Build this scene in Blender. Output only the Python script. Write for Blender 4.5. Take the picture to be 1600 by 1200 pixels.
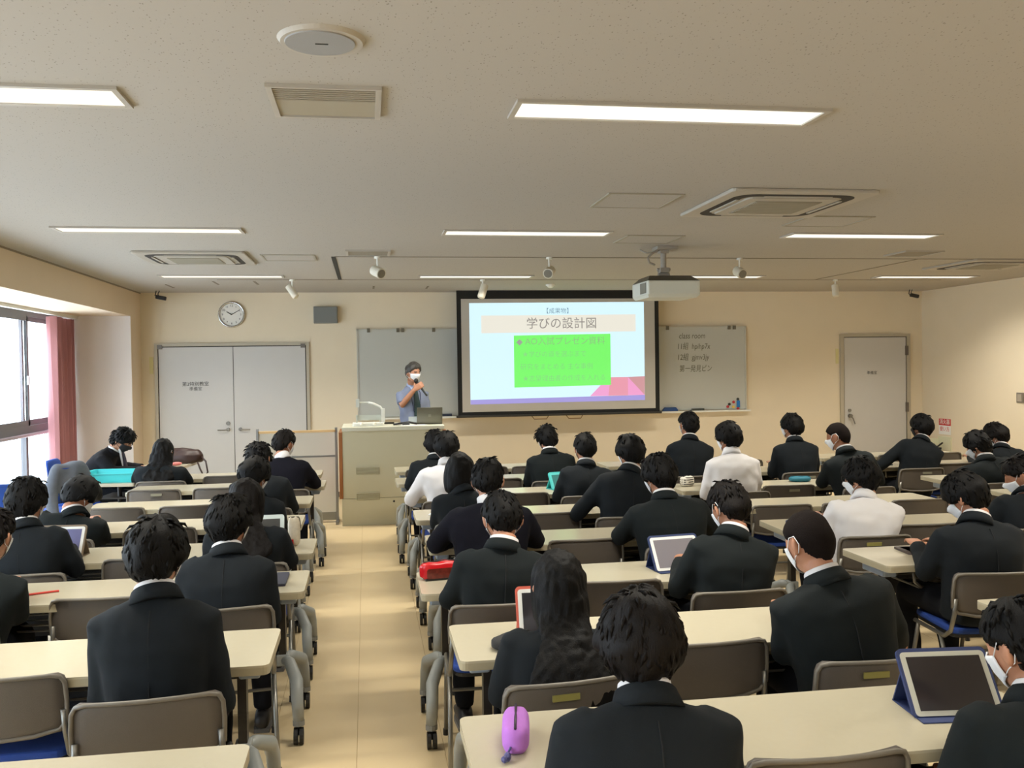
import bpy, math, random
import numpy as np
from mathutils import Vector, Matrix, noise
PI = math.pi
random.seed(7)
for o in list(bpy.data.objects):
    bpy.data.objects.remove(o)
SC = bpy.context.scene
COL = SC.collection
CAMZ = 1.72
CEIL = 2.76

# ---------------------------------------------------------------- camera
yaw, pitch, roll = .1561, -.0183, -.0147
cy_, sy_ = math.cos(yaw), math.sin(yaw)
fwd = Vector((sy_ * math.cos(pitch), cy_ * math.cos(pitch), math.sin(pitch)))
rt = Vector((cy_, -sy_, 0))
up = rt.cross(fwd)
r2 = rt * math.cos(roll) + up * math.sin(roll)
u2 = up * math.cos(roll) - rt * math.sin(roll)
cam = bpy.data.cameras.new('camera')
cam.sensor_width = 36
cam.lens = 36 * 1446.1 / 1600
cam.clip_start = .05
co = bpy.data.objects.new('camera', cam)
m = Matrix.Identity(4)
for i in range(3):
    m[i][0], m[i][1], m[i][2] = r2[i], u2[i], -fwd[i]
m.translation = (0, 0, CAMZ)
co.matrix_world = m
COL.objects.link(co)
SC.camera = co

# ---------------------------------------------------------------- world, exposure
SC.view_settings.view_transform = 'Standard'
SC.view_settings.look = 'None'
SC.view_settings.gamma = 1
SC.view_settings.use_curve_mapping = False
SC.view_settings.exposure = 0.0
W = bpy.data.worlds.new('sky')
SC.world = W
W.use_nodes = True
bg = W.node_tree.nodes['Background']
bg.inputs[0].default_value = (.80, .90, 1.04, 1)
bg.inputs[1].default_value = 9.0
LAMP = 1.25
LAMP_W = 38.0
LAMP_COL = (1.0, .95, .83)

# ---------------------------------------------------------------- materials
MATS = {}
def srgb(c):
    return tuple(((v / 255) / 12.92 if v / 255 <= .04045 else ((v / 255 + .055) / 1.055) ** 2.4) for v in c)

def mat(name, rgb, rough=.6, metal=0., emit=0., var=.0, vscale=20., bump=0., bscale=200., spec=.5, stretch=None, alpha=None):
    """procedural principled material; rgb in 0-255 sRGB"""
    if name in MATS:
        return MATS[name]
    M = bpy.data.materials.new(name)
    M.use_nodes = True
    nt = M.node_tree
    b = nt.nodes['Principled BSDF']
    c = srgb(rgb) + (1,)
    b.inputs['Base Color'].default_value = c
    b.inputs['Roughness'].default_value = rough
    b.inputs['Metallic'].default_value = metal
    b.inputs['Specular IOR Level'].default_value = spec
    tc = nt.nodes.new('ShaderNodeTexCoord')
    src = tc.outputs['Object']
    if stretch:
        mp = nt.nodes.new('ShaderNodeMapping')
        mp.inputs['Scale'].default_value = stretch
        nt.links.new(src, mp.inputs[0]); src = mp.outputs[0]
    if var > 0:
        n = nt.nodes.new('ShaderNodeTexNoise')
        n.inputs['Scale'].default_value = vscale
        n.inputs['Detail'].default_value = 4
        nt.links.new(src, n.inputs['Vector'])
        mx = nt.nodes.new('ShaderNodeMix'); mx.data_type = 'RGBA'
        mx.inputs['A'].default_value = tuple(max(0, v * (1 - var)) for v in c[:3]) + (1,)
        mx.inputs['B'].default_value = tuple(v * (1 + var) for v in c[:3]) + (1,)
        nt.links.new(n.outputs['Fac'], mx.inputs['Factor'])
        nt.links.new(mx.outputs['Result'], b.inputs['Base Color'])
    if bump > 0:
        n = nt.nodes.new('ShaderNodeTexNoise')
        n.inputs['Scale'].default_value = bscale
        n.inputs['Detail'].default_value = 3
        nt.links.new(src, n.inputs['Vector'])
        bp = nt.nodes.new('ShaderNodeBump')
        bp.inputs['Strength'].default_value = bump
        bp.inputs['Distance'].default_value = .004
        nt.links.new(n.outputs['Fac'], bp.inputs['Height'])
        nt.links.new(bp.outputs[0], b.inputs['Normal'])
    if emit > 0:
        b.inputs['Emission Color'].default_value = c
        b.inputs['Emission Strength'].default_value = emit
    MATS[name] = M
    return M

WALLM = mat('wall_paint', (222, 209, 184), .85, var=.03, vscale=3, bump=.15, bscale=300)
CASE = mat('beam_paint', (226, 208, 184), .85, var=.03, vscale=3, bump=.15, bscale=300)
RECESS = mat('recess_paint', (224, 217, 212), .85, var=.02, vscale=3, bump=.15, bscale=300)
STEELP = mat('door_paint', (194, 192, 188), .5, var=.02, vscale=6)
DARKGAP = mat('dark_gap', (40, 38, 34), .8)
GAP = mat('joint_line', (120, 112, 98), .8)
ALU = mat('aluminium', (150, 150, 148), .35, .8)
BRONZE = mat('bronze_frame', (112, 112, 116), .6)
CHROME = mat('chrome', (200, 200, 200), .18, 1.)
DTOP = mat('desk_laminate', (186, 178, 156), .23, var=.02, vscale=40)
DEDGE = mat('desk_edge', (166, 157, 132), .5)
BLACKP = mat('black_plastic', (24, 23, 22), .5)
POSTM = mat('dark_post', (44, 40, 36), .4, .3)
GREYP = mat('grey_plastic_leg', (146, 150, 148), .45)
BLUEGREY = mat('bluegrey_bracket', (150, 164, 182), .4)
CHBACK = mat('chair_plastic', (88, 81, 74), .5, var=.05, vscale=60, bump=.25, bscale=500)
CHFRAME = mat('chair_frame', (128, 126, 120), .35, .7)
CHSEAT = mat('chair_seat_blue', (28, 62, 140), .85, bump=.2, bscale=600)
TAPE = mat('yellow_tape', (136, 129, 68), .7)
TAPEW = mat('pale_tape', (126, 122, 102), .7)
BLUEF = mat('blue_upholstery', (30, 68, 150), .85, bump=.2, bscale=500)
SUIT = mat('navy_suit', (15, 21, 26), .85, var=.15, vscale=12, bump=.3, bscale=700, spec=.25)
SUIT2 = mat('green_black_suit', (14, 21, 23), .85, var=.15, vscale=12, bump=.3, bscale=700, spec=.25)
SUIT3 = mat('black_suit', (18, 17, 22), .85, var=.15, vscale=12, bump=.3, bscale=700, spec=.25)
KNIT = mat('navy_knit', (14, 14, 24), .95, var=.15, vscale=30, bump=.5, bscale=300, spec=.2)
SHIRTW = mat('white_shirt', (212, 210, 212), .8, var=.02, vscale=10)
PANTS = mat('dark_trousers', (14, 16, 22), .9, spec=.2)
SHOE = mat('shoe_leather', (34, 32, 34), .45)
SHOEG = mat('shoe_sole', (100, 98, 96), .7)
SKIN = mat('skin', (176, 124, 96), .55, var=.05, vscale=30)
SKIN2 = mat('skin_tan', (158, 106, 78), .55, var=.05, vscale=30)
HAIR = mat('black_hair', (9, 8, 8), .6, var=.35, vscale=14, bump=.5, bscale=110, stretch=(3, 3, .35), spec=.16)
HAIRB = mat('brown_black_hair', (14, 10, 9), .6, var=.35, vscale=14, bump=.5, bscale=110, stretch=(3, 3, .35), spec=.16)
BUZZ = mat('cropped_hair', (27, 21, 19), .9, var=.5, vscale=160, bump=.9, bscale=420, spec=.1)
HAIRG = mat('greying_hair', (62, 60, 58), .5, var=.4, vscale=30, bump=.6, bscale=90, stretch=(3, 3, .5))
MASKW = mat('white_mask', (232, 234, 238), .8)
MASKB = mat('black_mask', (26, 26, 30), .8)
WHITEP = mat('white_plastic', (222, 222, 214), .5)
PAPER = mat('paper', (232, 232, 230), .8)
EYE = mat('dark_eye', (20, 14, 12), .2)

# ---------------------------------------------------------------- mesh helpers
class MB:
    def __init__(s):
        s.v, s.f = [], []
    def add(s, v, f):
        n = len(s.v)
        s.v += [tuple(p) for p in v]
        s.f += [tuple(i + n for i in q) for q in f]
        return s
    def box(s, x0, x1, y0, y1, z0, z1):
        return s.add([(x0, y0, z0), (x1, y0, z0), (x1, y1, z0), (x0, y1, z0), (x0, y0, z1), (x1, y0, z1), (x1, y1, z1), (x0, y1, z1)],
                     [(0, 3, 2, 1), (4, 5, 6, 7), (0, 1, 5, 4), (1, 2, 6, 5), (2, 3, 7, 6), (3, 0, 4, 7)])
    def cbox(s, c, size, M=None):
        x, y, z = size[0] / 2, size[1] / 2, size[2] / 2
        vs = [Vector(p) for p in ((-x, -y, -z), (x, -y, -z), (x, y, -z), (-x, y, -z), (-x, -y, z), (x, -y, z), (x, y, z), (-x, y, z))]
        if M is not None:
            vs = [M @ p for p in vs]
        return s.add([p + Vector(c) for p in vs], [(0, 3, 2, 1), (4, 5, 6, 7), (0, 1, 5, 4), (1, 2, 6, 5), (2, 3, 7, 6), (3, 0, 4, 7)])
    def rings(s, rs, close=False, caps=True):
        n = len(rs[0]); k = len(rs)
        v = [p for r in rs for p in r]
        f = []
        for i in range(k if close else k - 1):
            a, b = i * n, ((i + 1) % k) * n
            for j in range(n):
                f.append((a + j, a + (j + 1) % n, b + (j + 1) % n, b + j))
        if caps and not close:
            f.append(tuple(range(n))[::-1])
            f.append(tuple((k - 1) * n + j for j in range(n)))
        return s.add(v, f)
    def tube(s, pts, r, n=8, close=False):
        pts = [Vector(p) for p in pts]
        rr = r if isinstance(r, (list, tuple)) else [r] * len(pts)
        rs = []
        prev = None
        L = len(pts)
        for i, p in enumerate(pts):
            if close:
                t = pts[(i + 1) % L] - pts[i - 1]
            else:
                t = pts[min(i + 1, L - 1)] - pts[max(i - 1, 0)]
            t = t.normalized() if t.length > 1e-9 else Vector((0, 0, 1))
            if prev is None:
                a = Vector((0, 0, 1)) if abs(t.z) < .9 else Vector((1, 0, 0))
                x = t.cross(a).normalized()
            else:
                x = (prev - t * prev.dot(t)).normalized()
            prev = x
            y = t.cross(x)
            rs.append([p + x * math.cos(2 * PI * j / n) * rr[i] + y * math.sin(2 * PI * j / n) * rr[i] for j in range(n)])
        return s.rings(rs, close=close)
    def cyl(s, a, b, r, n=12, r2=None):
        return s.tube([a, b], [r, r if r2 is None else r2], n)
    def ell(s, c, rad, n=12, k=8, M=None):
        c = Vector(c)
        v = []; f = []
        for i in range(1, k):
            th = PI * i / k
            for j in range(n):
                ph = 2 * PI * j / n
                p = Vector((rad[0] * math.sin(th) * math.cos(ph), rad[1] * math.sin(th) * math.sin(ph), rad[2] * math.cos(th)))
                v.append(c + (M @ p if M is not None else p))
        t = Vector((0, 0, rad[2])); 
        if M is not None: t = M @ t
        v += [c + t, c - t]
        T, B = len(v) - 2, len(v) - 1
        for i in range(k - 2):
            for j in range(n):
                f.append((i * n + j, (i + 1) * n + j, (i + 1) * n + (j + 1) % n, i * n + (j + 1) % n))
        for j in range(n):
            f.append((T, j, (j + 1) % n))
            f.append((B, (k - 2) * n + (j + 1) % n, (k - 2) * n + j))
        return s.add(v, f)
    def prism(s, outline, z0, z1):
        n = len(outline)
        v = [(x, y, z0) for x, y in outline] + [(x, y, z1) for x, y in outline]
        f = [tuple(range(n))[::-1], tuple(range(n, 2 * n))]
        f += [(i, (i + 1) % n, n + (i + 1) % n, n + i) for i in range(n)]
        return s.add(v, f)
    def mesh(s, name, mt=None, smooth=False):
        me = bpy.data.meshes.new(name)
        me.from_pydata([tuple(p) for p in s.v], [], s.f)
        me.update()
        if mt: me.materials.append(mt)
        if smooth:
            for p in me.polygons: p.use_smooth = True
        return me

def rrect(x0, x1, y0, y1, r, n=4):
    o = []
    for cx, cy, a in ((x1 - r, y1 - r, 0), (x0 + r, y1 - r, 90), (x0 + r, y0 + r, 180), (x1 - r, y0 + r, 270)):
        for i in range(n + 1):
            t = math.radians(a + 90 * i / n)
            o.append((cx + r * math.cos(t), cy + r * math.sin(t)))
    return o

def obj(name, mb, mt=None, parent=None, smooth=False, loc=(0, 0, 0), rot=(0, 0, 0), bevel=0):
    me = mb.mesh(name, mt, smooth) if isinstance(mb, MB) else mb
    o = bpy.data.objects.new(name, me)
    COL.objects.link(o)
    o.location = loc; o.rotation_euler = rot
    if parent: o.parent = parent
    if bevel:
        b = o.modifiers.new('bevel', 'BEVEL'); b.width = bevel; b.segments = 2; b.limit_method = 'ANGLE'
    return o
def empty(name, loc=(0, 0, 0), rz=0.):
    o = bpy.data.objects.new(name, None)
    COL.objects.link(o); o.location = loc; o.rotation_euler = (0, 0, rz)
    o.empty_display_size = .1
    return o
def tag(o, label, cat, group=None):
    o['label'] = label; o['category'] = cat
    if group: o['group'] = group
    return o
def struct(o, label=None):
    o['kind'] = 'structure'
    if label: o['label'] = label
    return o
def text(s, loc, size, mt, parent, rot=(PI / 2, 0, 0), align='CENTER', name='lettering', ext=.0005, sx=1., shear=0.):
    c = bpy.data.curves.new(name, 'FONT')
    c.body = s; c.size = size; c.align_x = align; c.align_y = 'CENTER'; c.extrude = ext
    c.materials.append(mt)
    c.offset = .0
    if shear: c.shear = shear
    c.resolution_u = 3
    t0 = bpy.data.objects.new('tmp', c); COL.objects.link(t0)
    me = bpy.data.meshes.new_from_object(t0.evaluated_get(bpy.context.evaluated_depsgraph_get()))
    bpy.data.objects.remove(t0)
    o = bpy.data.objects.new(name, me)
    COL.objects.link(o); o.location = loc; o.rotation_euler = rot; o.scale = (sx, 1, 1)
    if parent: o.parent = parent
    return o
def copy_tree(o, parent=None):
    c = o.copy(); COL.objects.link(c)
    if parent is not None:
        c.parent = parent
    for ch in o.children:
        copy_tree(ch, c)
    return c

# ================================================================= SETTING
XR, XL, YF, YB = 8.2, -2.9, 12.7, -2.6
WX = -3.8
# floor: slab plus vinyl strips with thin joints
fl = struct(obj('floor', MB().box(WX - .1, XR + .1, YB, YF + .1, -.12, -.003), mat('floor_joint', (172, 148, 108), .7)))
def floor_mat():
    M = mat('vinyl_floor', (206, 184, 144), .38, var=.05, vscale=2.5, bump=.04, bscale=60)
    return M
FM = floor_mat()
x = WX
k = 0
xs = [-.07 + .39 * i for i in range(-10, 22)]
for a in xs:
    x0, x1 = max(a, WX), min(a + .39, XR)
    if x1 - x0 < .02: continue
    s_ = obj('floor_strip', MB().box(x0 + .0012, x1 - .0012, YB, YF, -.003, 0), FM, fl)
# ceiling: rock wool board with pin holes
CM = mat('ceiling_board', (206, 196, 178), .9)
nt = CM.node_tree; b = nt.nodes['Principled BSDF']
tc = nt.nodes.new('ShaderNodeTexCoord')
vo = nt.nodes.new('ShaderNodeTexVoronoi'); vo.inputs['Scale'].default_value = 74; vo.inputs['Randomness'].default_value = 1
no = nt.nodes.new('ShaderNodeTexNoise'); no.inputs['Scale'].default_value = 30
no.inputs['Detail'].default_value = 5
mp = nt.nodes.new('ShaderNodeMapping'); mp.inputs['Scale'].default_value = (1, .55, 1); mp.inputs['Rotation'].default_value = (0, 0, .5)
nt.links.new(tc.outputs['Object'], mp.inputs[0])
nt.links.new(mp.outputs[0], vo.inputs['Vector'])
nt.links.new(tc.outputs['Object'], no.inputs['Vector'])
ad = nt.nodes.new('ShaderNodeMath'); ad.operation = 'MULTIPLY_ADD'
nt.links.new(no.outputs['Fac'], ad.inputs[0]); ad.inputs[1].default_value = .35
nt.links.new(vo.outputs['Distance'], ad.inputs[2])
cr = nt.nodes.new('ShaderNodeValToRGB')
cr.color_ramp.elements[0].position = .27; cr.color_ramp.elements[0].color = srgb((130, 125, 116)) + (1,)
cr.color_ramp.elements[1].position = .36; cr.color_ramp.elements[1].color = srgb((170, 165, 157)) + (1,)
nt.links.new(ad.outputs[0], cr.inputs[0]); nt.links.new(cr.outputs[0], b.inputs['Base Color'])
struct(obj('ceiling', MB().box(XL, XR + .1, YB, YF + .1, CEIL, CEIL + .1), CM))
struct(obj('wall_front', MB().box(XL - .9, XR + .1, YF, YF + .12, 0, CEIL), WALLM))
struct(obj('wall_right', MB().box(XR, XR + .12, YB, YF, 0, CEIL), WALLM))
struct(obj('wall_back', MB().box(WX, XR, YB - .12, YB, 0, CEIL), WALLM))
wl = struct(obj('wall_left', MB().box(WX - .15, XL, YB, 12.2, 2.43, CEIL + .1), CASE))
obj('pillar', MB().box(WX - .15, XL, 12.2, YF, 0, CEIL + .1), CASE, wl)
obj('end_reveal', MB().box(WX, XL - .002, 12.195, 12.2, 0, 2.43), RECESS, wl)
obj('spandrel', MB().box(WX - .15, WX + .02, YB, 12.2, 0, .34), RECESS, wl)
struct(obj('trim_1', MB().box(XL - .004, XL + .012, YB, 12.7, CEIL - .014, CEIL), mat('trim_taupe', (140, 128, 112), .7)))  # thin strip along the beam's ceiling edge, darker than the beam paint
struct(obj('baseboard_front', MB().box(XL, XR, YF - .012, YF, 0, .07), mat('baseboard_vinyl', (120, 108, 92), .6)))
struct(obj('baseboard_right', MB().box(XR - .012, XR, YB, YF - .012, 0, .07), MATS['baseboard_vinyl']))
# windows along the left
GL = bpy.data.materials.new('window_glass'); GL.use_nodes = True
nt = GL.node_tree; nt.nodes.clear()
ou = nt.nodes.new('ShaderNodeOutputMaterial'); ms = nt.nodes.new('ShaderNodeMixShader')
tr = nt.nodes.new('ShaderNodeBsdfTransparent'); gl = nt.nodes.new('ShaderNodeBsdfGlossy'); gl.inputs['Roughness'].default_value = .02
tr.inputs[0].default_value = (.96, .98, .97, 1)
ms.inputs[0].default_value = .05
nt.links.new(tr.outputs[0], ms.inputs[1]); nt.links.new(gl.outputs[0], ms.inputs[2]); nt.links.new(ms.outputs[0], ou.inputs[0])
y1 = 12.18; n = 1
while y1 > 0:
    y0 = y1 - 2.02
    w = struct(empty('window_%d' % n, (WX, (y0 + y1) / 2, .34)))
    def wp(name, mb, mt, p=w):
        o = obj(name, mb, mt, p); o.matrix_parent_inverse = Matrix.Translation((-WX, -(y0 + y1) / 2, -.34)); return o
    fm = MB()
    fm.box(WX - .05, WX + .04, y0, y1, .34, .40).box(WX - .05, WX + .04, y0, y1, 2.37, 2.43)
    fm.box(WX - .05, WX + .04, y0, y0 + .05, .34, 2.43).box(WX - .05, WX + .04, y1 - .05, y1, .34, 2.43)
    wp('outer_frame', fm, BRONZE)
    wp('transom', MB().box(WX - .05, WX + .05, y0, y1, 1.05, 1.14), BRONZE)
    wp('handrail', MB().tube([(WX + .075, y0, 1.04), (WX + .075, y1, 1.04)], .02, 10), mat('pale_rail', (170, 165, 172), .3, .5))
    ym = y1 - 1.08
    for a, c, ox in ((ym - .06, y1 - .05, .0), (y0 + .05, ym + .06, .03)):
        s_ = MB()
        s_.box(WX + ox - .015, WX + ox + .015, a, a + .05, 1.14, 2.37).box(WX + ox - .015, WX + ox + .015, c - .05, c, 1.14, 2.37)
        s_.box(WX + ox - .015, WX + ox + .015, a, c, 1.14, 1.20).box(WX + ox - .015, WX + ox + .015, a, c, 2.32, 2.37)
        so = wp('sash', s_, BRONZE)
        g = obj('glass_pane', MB().box(WX + ox - .002, WX + ox + .002, a + .05, c - .05, 1.20, 2.32), GL, so)
    wp('lower_mullion', MB().box(WX - .03, WX + .03, ym - .035, ym + .035, .40, 1.05), BRONZE)
    wp('glass_pane', MB().box(WX - .002, WX + .002, y0 + .05, ym - .035, .40, 1.05), GL)
    wp('glass_pane', MB().box(WX - .002, WX + .002, ym + .035, y1 - .05, .40, 1.05), GL)
    wp('crescent_lock', MB().box(WX + .045, WX + .065, ym - .015, ym + .015, 1.60, 1.70), ALU)
    y1 = y0 - .0; n += 1
struct(obj('wall_left_rear', MB().box(WX - .15, WX, YB, y1, .34, 2.43), RECESS))

def mounted(name, label, cat, loc, group=None):
    return tag(empty(name, loc), label, cat, group)
def rel(o, p):   # keep world-built child in place under an empty without rotation
    o.parent = p; o.matrix_parent_inverse = Matrix.Translation(-Vector(p.location)); return o
def wobj(name, mb, mt, p, **kw):
    return rel(obj(name, mb, mt, None, **kw), p)
def wtext(s, loc, size, mt, p, **kw):
    return rel(text(s, loc, size, mt, None, **kw), p)

# doors
FR = mat('door_frame', (176, 168, 150), .5)
LET = mat('lettering_dark', (56, 54, 52), .7)
d1 = struct(empty('door_1', (-1.735, YF, 0)))
wobj('door_frame', MB().box(-2.73, -2.69, YF - .03, YF, 0, 2.09).box(-.79, -.75, YF - .03, YF, 0, 2.09).box(-2.73, -.75, YF - .03, YF, 2.09, 2.095).box(-2.69, -.79, YF - .03, YF, 2.055, 2.09), FR, d1)
wobj('gap_line', MB().box(-2.69, -.79, YF - .006, YF - .001, 0, 2.055), DARKGAP, d1)
for a, c in ((-2.678, -1.741), (-1.733, -.802)):
    lf = wobj('door_leaf', MB().box(a, c, YF - .02, YF - .006, .02, 2.043), STEELP, d1)
    xh = c - .075 if a < -2 else a + .075
    s = -1 if a < -2 else 1
    wobj('lever_handle', MB().cyl((xh, YF - .02, .95), (xh, YF - .07, .95), .022, 14).tube([(xh, YF - .065, .95), (xh + s * .05, YF - .07, .945), (xh + s * .13, YF - .07, .945)], .009), mat('handle_metal', (132, 130, 126), .4, .7), d1, smooth=False)
wobj('deadbolt', MB().cyl((-1.816, YF - .02, 1.03), (-1.816, YF - .035, 1.03), .026, 16), MATS['handle_metal'], d1)
for xx in (-2.66, -.83):
    wobj('pivot_hinge', MB().box(xx - .03, xx + .03, YF - .04, YF - .02, 2.02, 2.075), mat('hinge_grey', (110, 104, 98), .5, .5), d1)
wtext('第2特別教室', (-2.22, YF - .0215, 1.555), .062, LET, d1)
wtext('準備室', (-2.22, YF - .0215, 1.49), .055, LET, d1)
d2 = struct(empty('door_2', (7.43, YF, 0)))
wobj('door_frame', MB().box(6.88, 6.935, YF - .03, YF, 0, 2.13).box(7.94, 7.995, YF - .03, YF, 0, 2.13).box(6.935, 7.94, YF - .03, YF, 2.09, 2.13), FR, d2)
wobj('gap_line', MB().box(6.935, 7.94, YF - .006, YF - .001, 0, 2.09), DARKGAP, d2)
wobj('door_leaf', MB().box(6.945, 7.925, YF - .02, YF - .006, .02, 2.08), STEELP, d2)
wobj('deadbolt', MB().cyl((7.02, YF - .02, 1.01), (7.02, YF - .035, 1.01), .025, 16), MATS['handle_metal'], d2)
wobj('lever_handle', MB().cyl((7.02, YF - .02, .93), (7.02, YF - .07, .93), .028, 14).tube([(7.02, YF - .065, .93), (7.05, YF - .07, .89), (7.08, YF - .07, .81)], .01), MATS['handle_metal'], d2)
for z in (1.88, 1.04):
    wobj('hinge', MB().box(7.915, 7.955, YF - .045, YF - .02, z - .07, z + .07), MATS['hinge_grey'], d2)
wtext('準備室', (7.38, YF - .0215, 1.555), .055, LET, d2)

# ceiling recess lines and hatch outlines (surface joints of the ceiling)
def line(x0, x1, y0, y1, mt=GAP, nm='ceiling_joint'):
    return obj(nm, MB().box(x0, x1, y0, y1, CEIL - .004, CEIL + .001), mt, bpy.data.objects['ceiling'])
line(-.27, 6.9, 8.66, 8.69, GAP, 'curtain_track_slot')
line(-1.65, 7.3, 10.88, 10.905, GAP, 'curtain_track_slot')
line(-.30, -.26, 8.69, 10.88, DARKGAP, 'curtain_track_slot')
line(5.56, 5.58, 8.69, 10.88, GAP, 'curtain_track_slot')
HATCH = mat('hatch_rim', (150, 144, 128), .6)
def hatch(x0, x1, y0, y1, w=.02):
    h = obj('ceiling_hatch', MB().box(x0, x1, y0, y1, CEIL - .005, CEIL + .001), CM, bpy.data.objects['ceiling'])
    obj('rim', MB().box(x0 - w, x0, y0 - .008, y1 + .008, CEIL - .008, CEIL).box(x1, x1 + w, y0 - .008, y1 + .008, CEIL - .008, CEIL)
        .box(x0, x1, y0 - .008, y0, CEIL - .008, CEIL).box(x0, x1, y1, y1 + .008, CEIL - .008, CEIL), HATCH, h)
for a in ((-.9, -.46, 8.54, 8.98), (1.48, 1.92, 5.43, 5.9), (2.1, 2.54, 7.17, 7.6), (3.14, 3.6, 6.16, 6.6)):
    hatch(*a)
for x0, y0, y1 in ((-2.34, 11.5, 11.95), (-1.74, 11.1, 11.5), (-1.28, 11.1, 11.5), (.1, 11.75, 12.1), (.78, 11.75, 12.1)):
    line(x0, x0 + .025, y0, y1, GAP, 'ceiling_mark')

# ceiling lights: flush troffers
LM = bpy.data.materials.new('lamp_diffuser'); LM.use_nodes = True
nt = LM.node_tree; nt.nodes.clear()
ou = nt.nodes.new('ShaderNodeOutputMaterial'); em = nt.nodes.new('ShaderNodeEmission')
em.inputs[0].default_value = LAMP_COL + (1,); em.inputs[1].default_value = LAMP
nt.links.new(em.outputs[0], ou.inputs[0])
RIM = mat('lamp_rim', (172, 166, 156), .5)
rowsY = [3.58, 6.975, 10.38, .18]
rown = ['nearest row in view', 'middle row', 'row by the front wall', 'row above the camera']
coln = ['left', 'second from left', 'third from left', 'right']
for r_, y in enumerate(rowsY):
    for c_ in range(4):
        x0 = -2.165 + 2.785 * c_
        L = tag(empty('ceiling_light', (x0 + .63, y + .107, CEIL)), 'recessed long ceiling light, %s of %s' % (coln[c_], rown[r_]), 'light', 'recessed strip lights in the ceiling')
        wobj('diffuser', MB().box(x0, x0 + 1.265, y, y + .214, CEIL - .006, CEIL - .002), LM, L)
        ld = bpy.data.lights.new('tube_light', 'AREA'); ld.shape = 'RECTANGLE'; ld.size = 1.25; ld.size_y = .20
        ld.energy = LAMP_W; ld.color = LAMP_COL; ld.spread = math.radians(133)
        lo = bpy.data.objects.new('tube_light', ld); COL.objects.link(lo); lo.location = (x0 + .6325, y + .107, CEIL - .0075); rel(lo, L)
        w = .022
        wobj('frame', MB().box(x0 - w, x0, y - w, y + .214 + w, CEIL - .012, CEIL).box(x0 + 1.265, x0 + 1.265 + w, y - w, y + .214 + w, CEIL - .012, CEIL)
             .box(x0, x0 + 1.265, y - w, y, CEIL - .012, CEIL).box(x0, x0 + 1.265, y + .214, y + .214 + w, CEIL - .012, CEIL), RIM, L)

# round ceiling speaker
s = mounted('ceiling_speaker', 'round flush white ceiling speaker near the top of the picture', 'speaker', (-.12, 2.99, CEIL))
wobj('rim', MB().cyl((-.12, 2.99, CEIL - .012), (-.12, 2.99, CEIL), .128, 48, .138), mat('speaker_rim', (172, 166, 156), .6), s)
wobj('grille', MB().cyl((-.125, 2.985, CEIL - .016), (-.125, 2.985, CEIL - .011), .108, 48, .11), mat('speaker_mesh', (146, 146, 146), .7, bump=.3, bscale=900), s)
wobj('badge', MB().box(-.14, -.10, 2.98, 2.986, CEIL - .018, CEIL - .015), DARKGAP, s)
# louvred vents
def vent(x0, x1, y0, y1, label, nl=7, full=False):
    v = mounted('ceiling_vent', label, 'vent', ((x0 + x1) / 2, (y0 + y1) / 2, CEIL), 'louvred vents in the ceiling')
    w = .022
    wobj('frame', MB().box(x0, x0 + w, y0, y1, CEIL - .014, CEIL).box(x1 - w, x1, y0, y1, CEIL - .014, CEIL).box(x0 + w, x1 - w, y0, y0 + w * .5, CEIL - .014, CEIL).box(x0 + w, x1 - w, y1 - w * .5, y1, CEIL - .014, CEIL), RIM, v)
    wobj('backing', MB().box(x0 + w, x1 - w, y0 + w * .5, y1 - w * .5, CEIL - .003, CEIL), mat('vent_dark', (70, 66, 58), .8), v)
    ye = y1 - w * .5 if full else y0 + (y1 - y0) * .46
    st = (ye - y0 - .012) / nl
    for i in range(nl):
        yy = y0 + .014 + i * st
        wobj('slat', MB().box(x0 + w, x1 - w, yy, yy + st * .62, CEIL - .010, CEIL - .006), mat('vent_slat', (146, 138, 122), .5), v)
    if not full:
        wobj('blank_panel', MB().box(x0 + w, x1 - w, ye, y1 - w * .5 - .006, CEIL - .008, CEIL - .004), mat('vent_panel', (158, 150, 132), .5), v)
vent(-.345, .075, 3.46, 3.87, 'louvred ceiling vent just behind the round ceiling speaker')
vent(-.16, .23, 8.18, 8.52, 'small grey louvred ceiling vent by the left end of the track slot', 6, True)
vent(5.02, 5.42, 8.02, 8.4, 'louvred ceiling vent right of the row of spotlights', 6, True)
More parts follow.
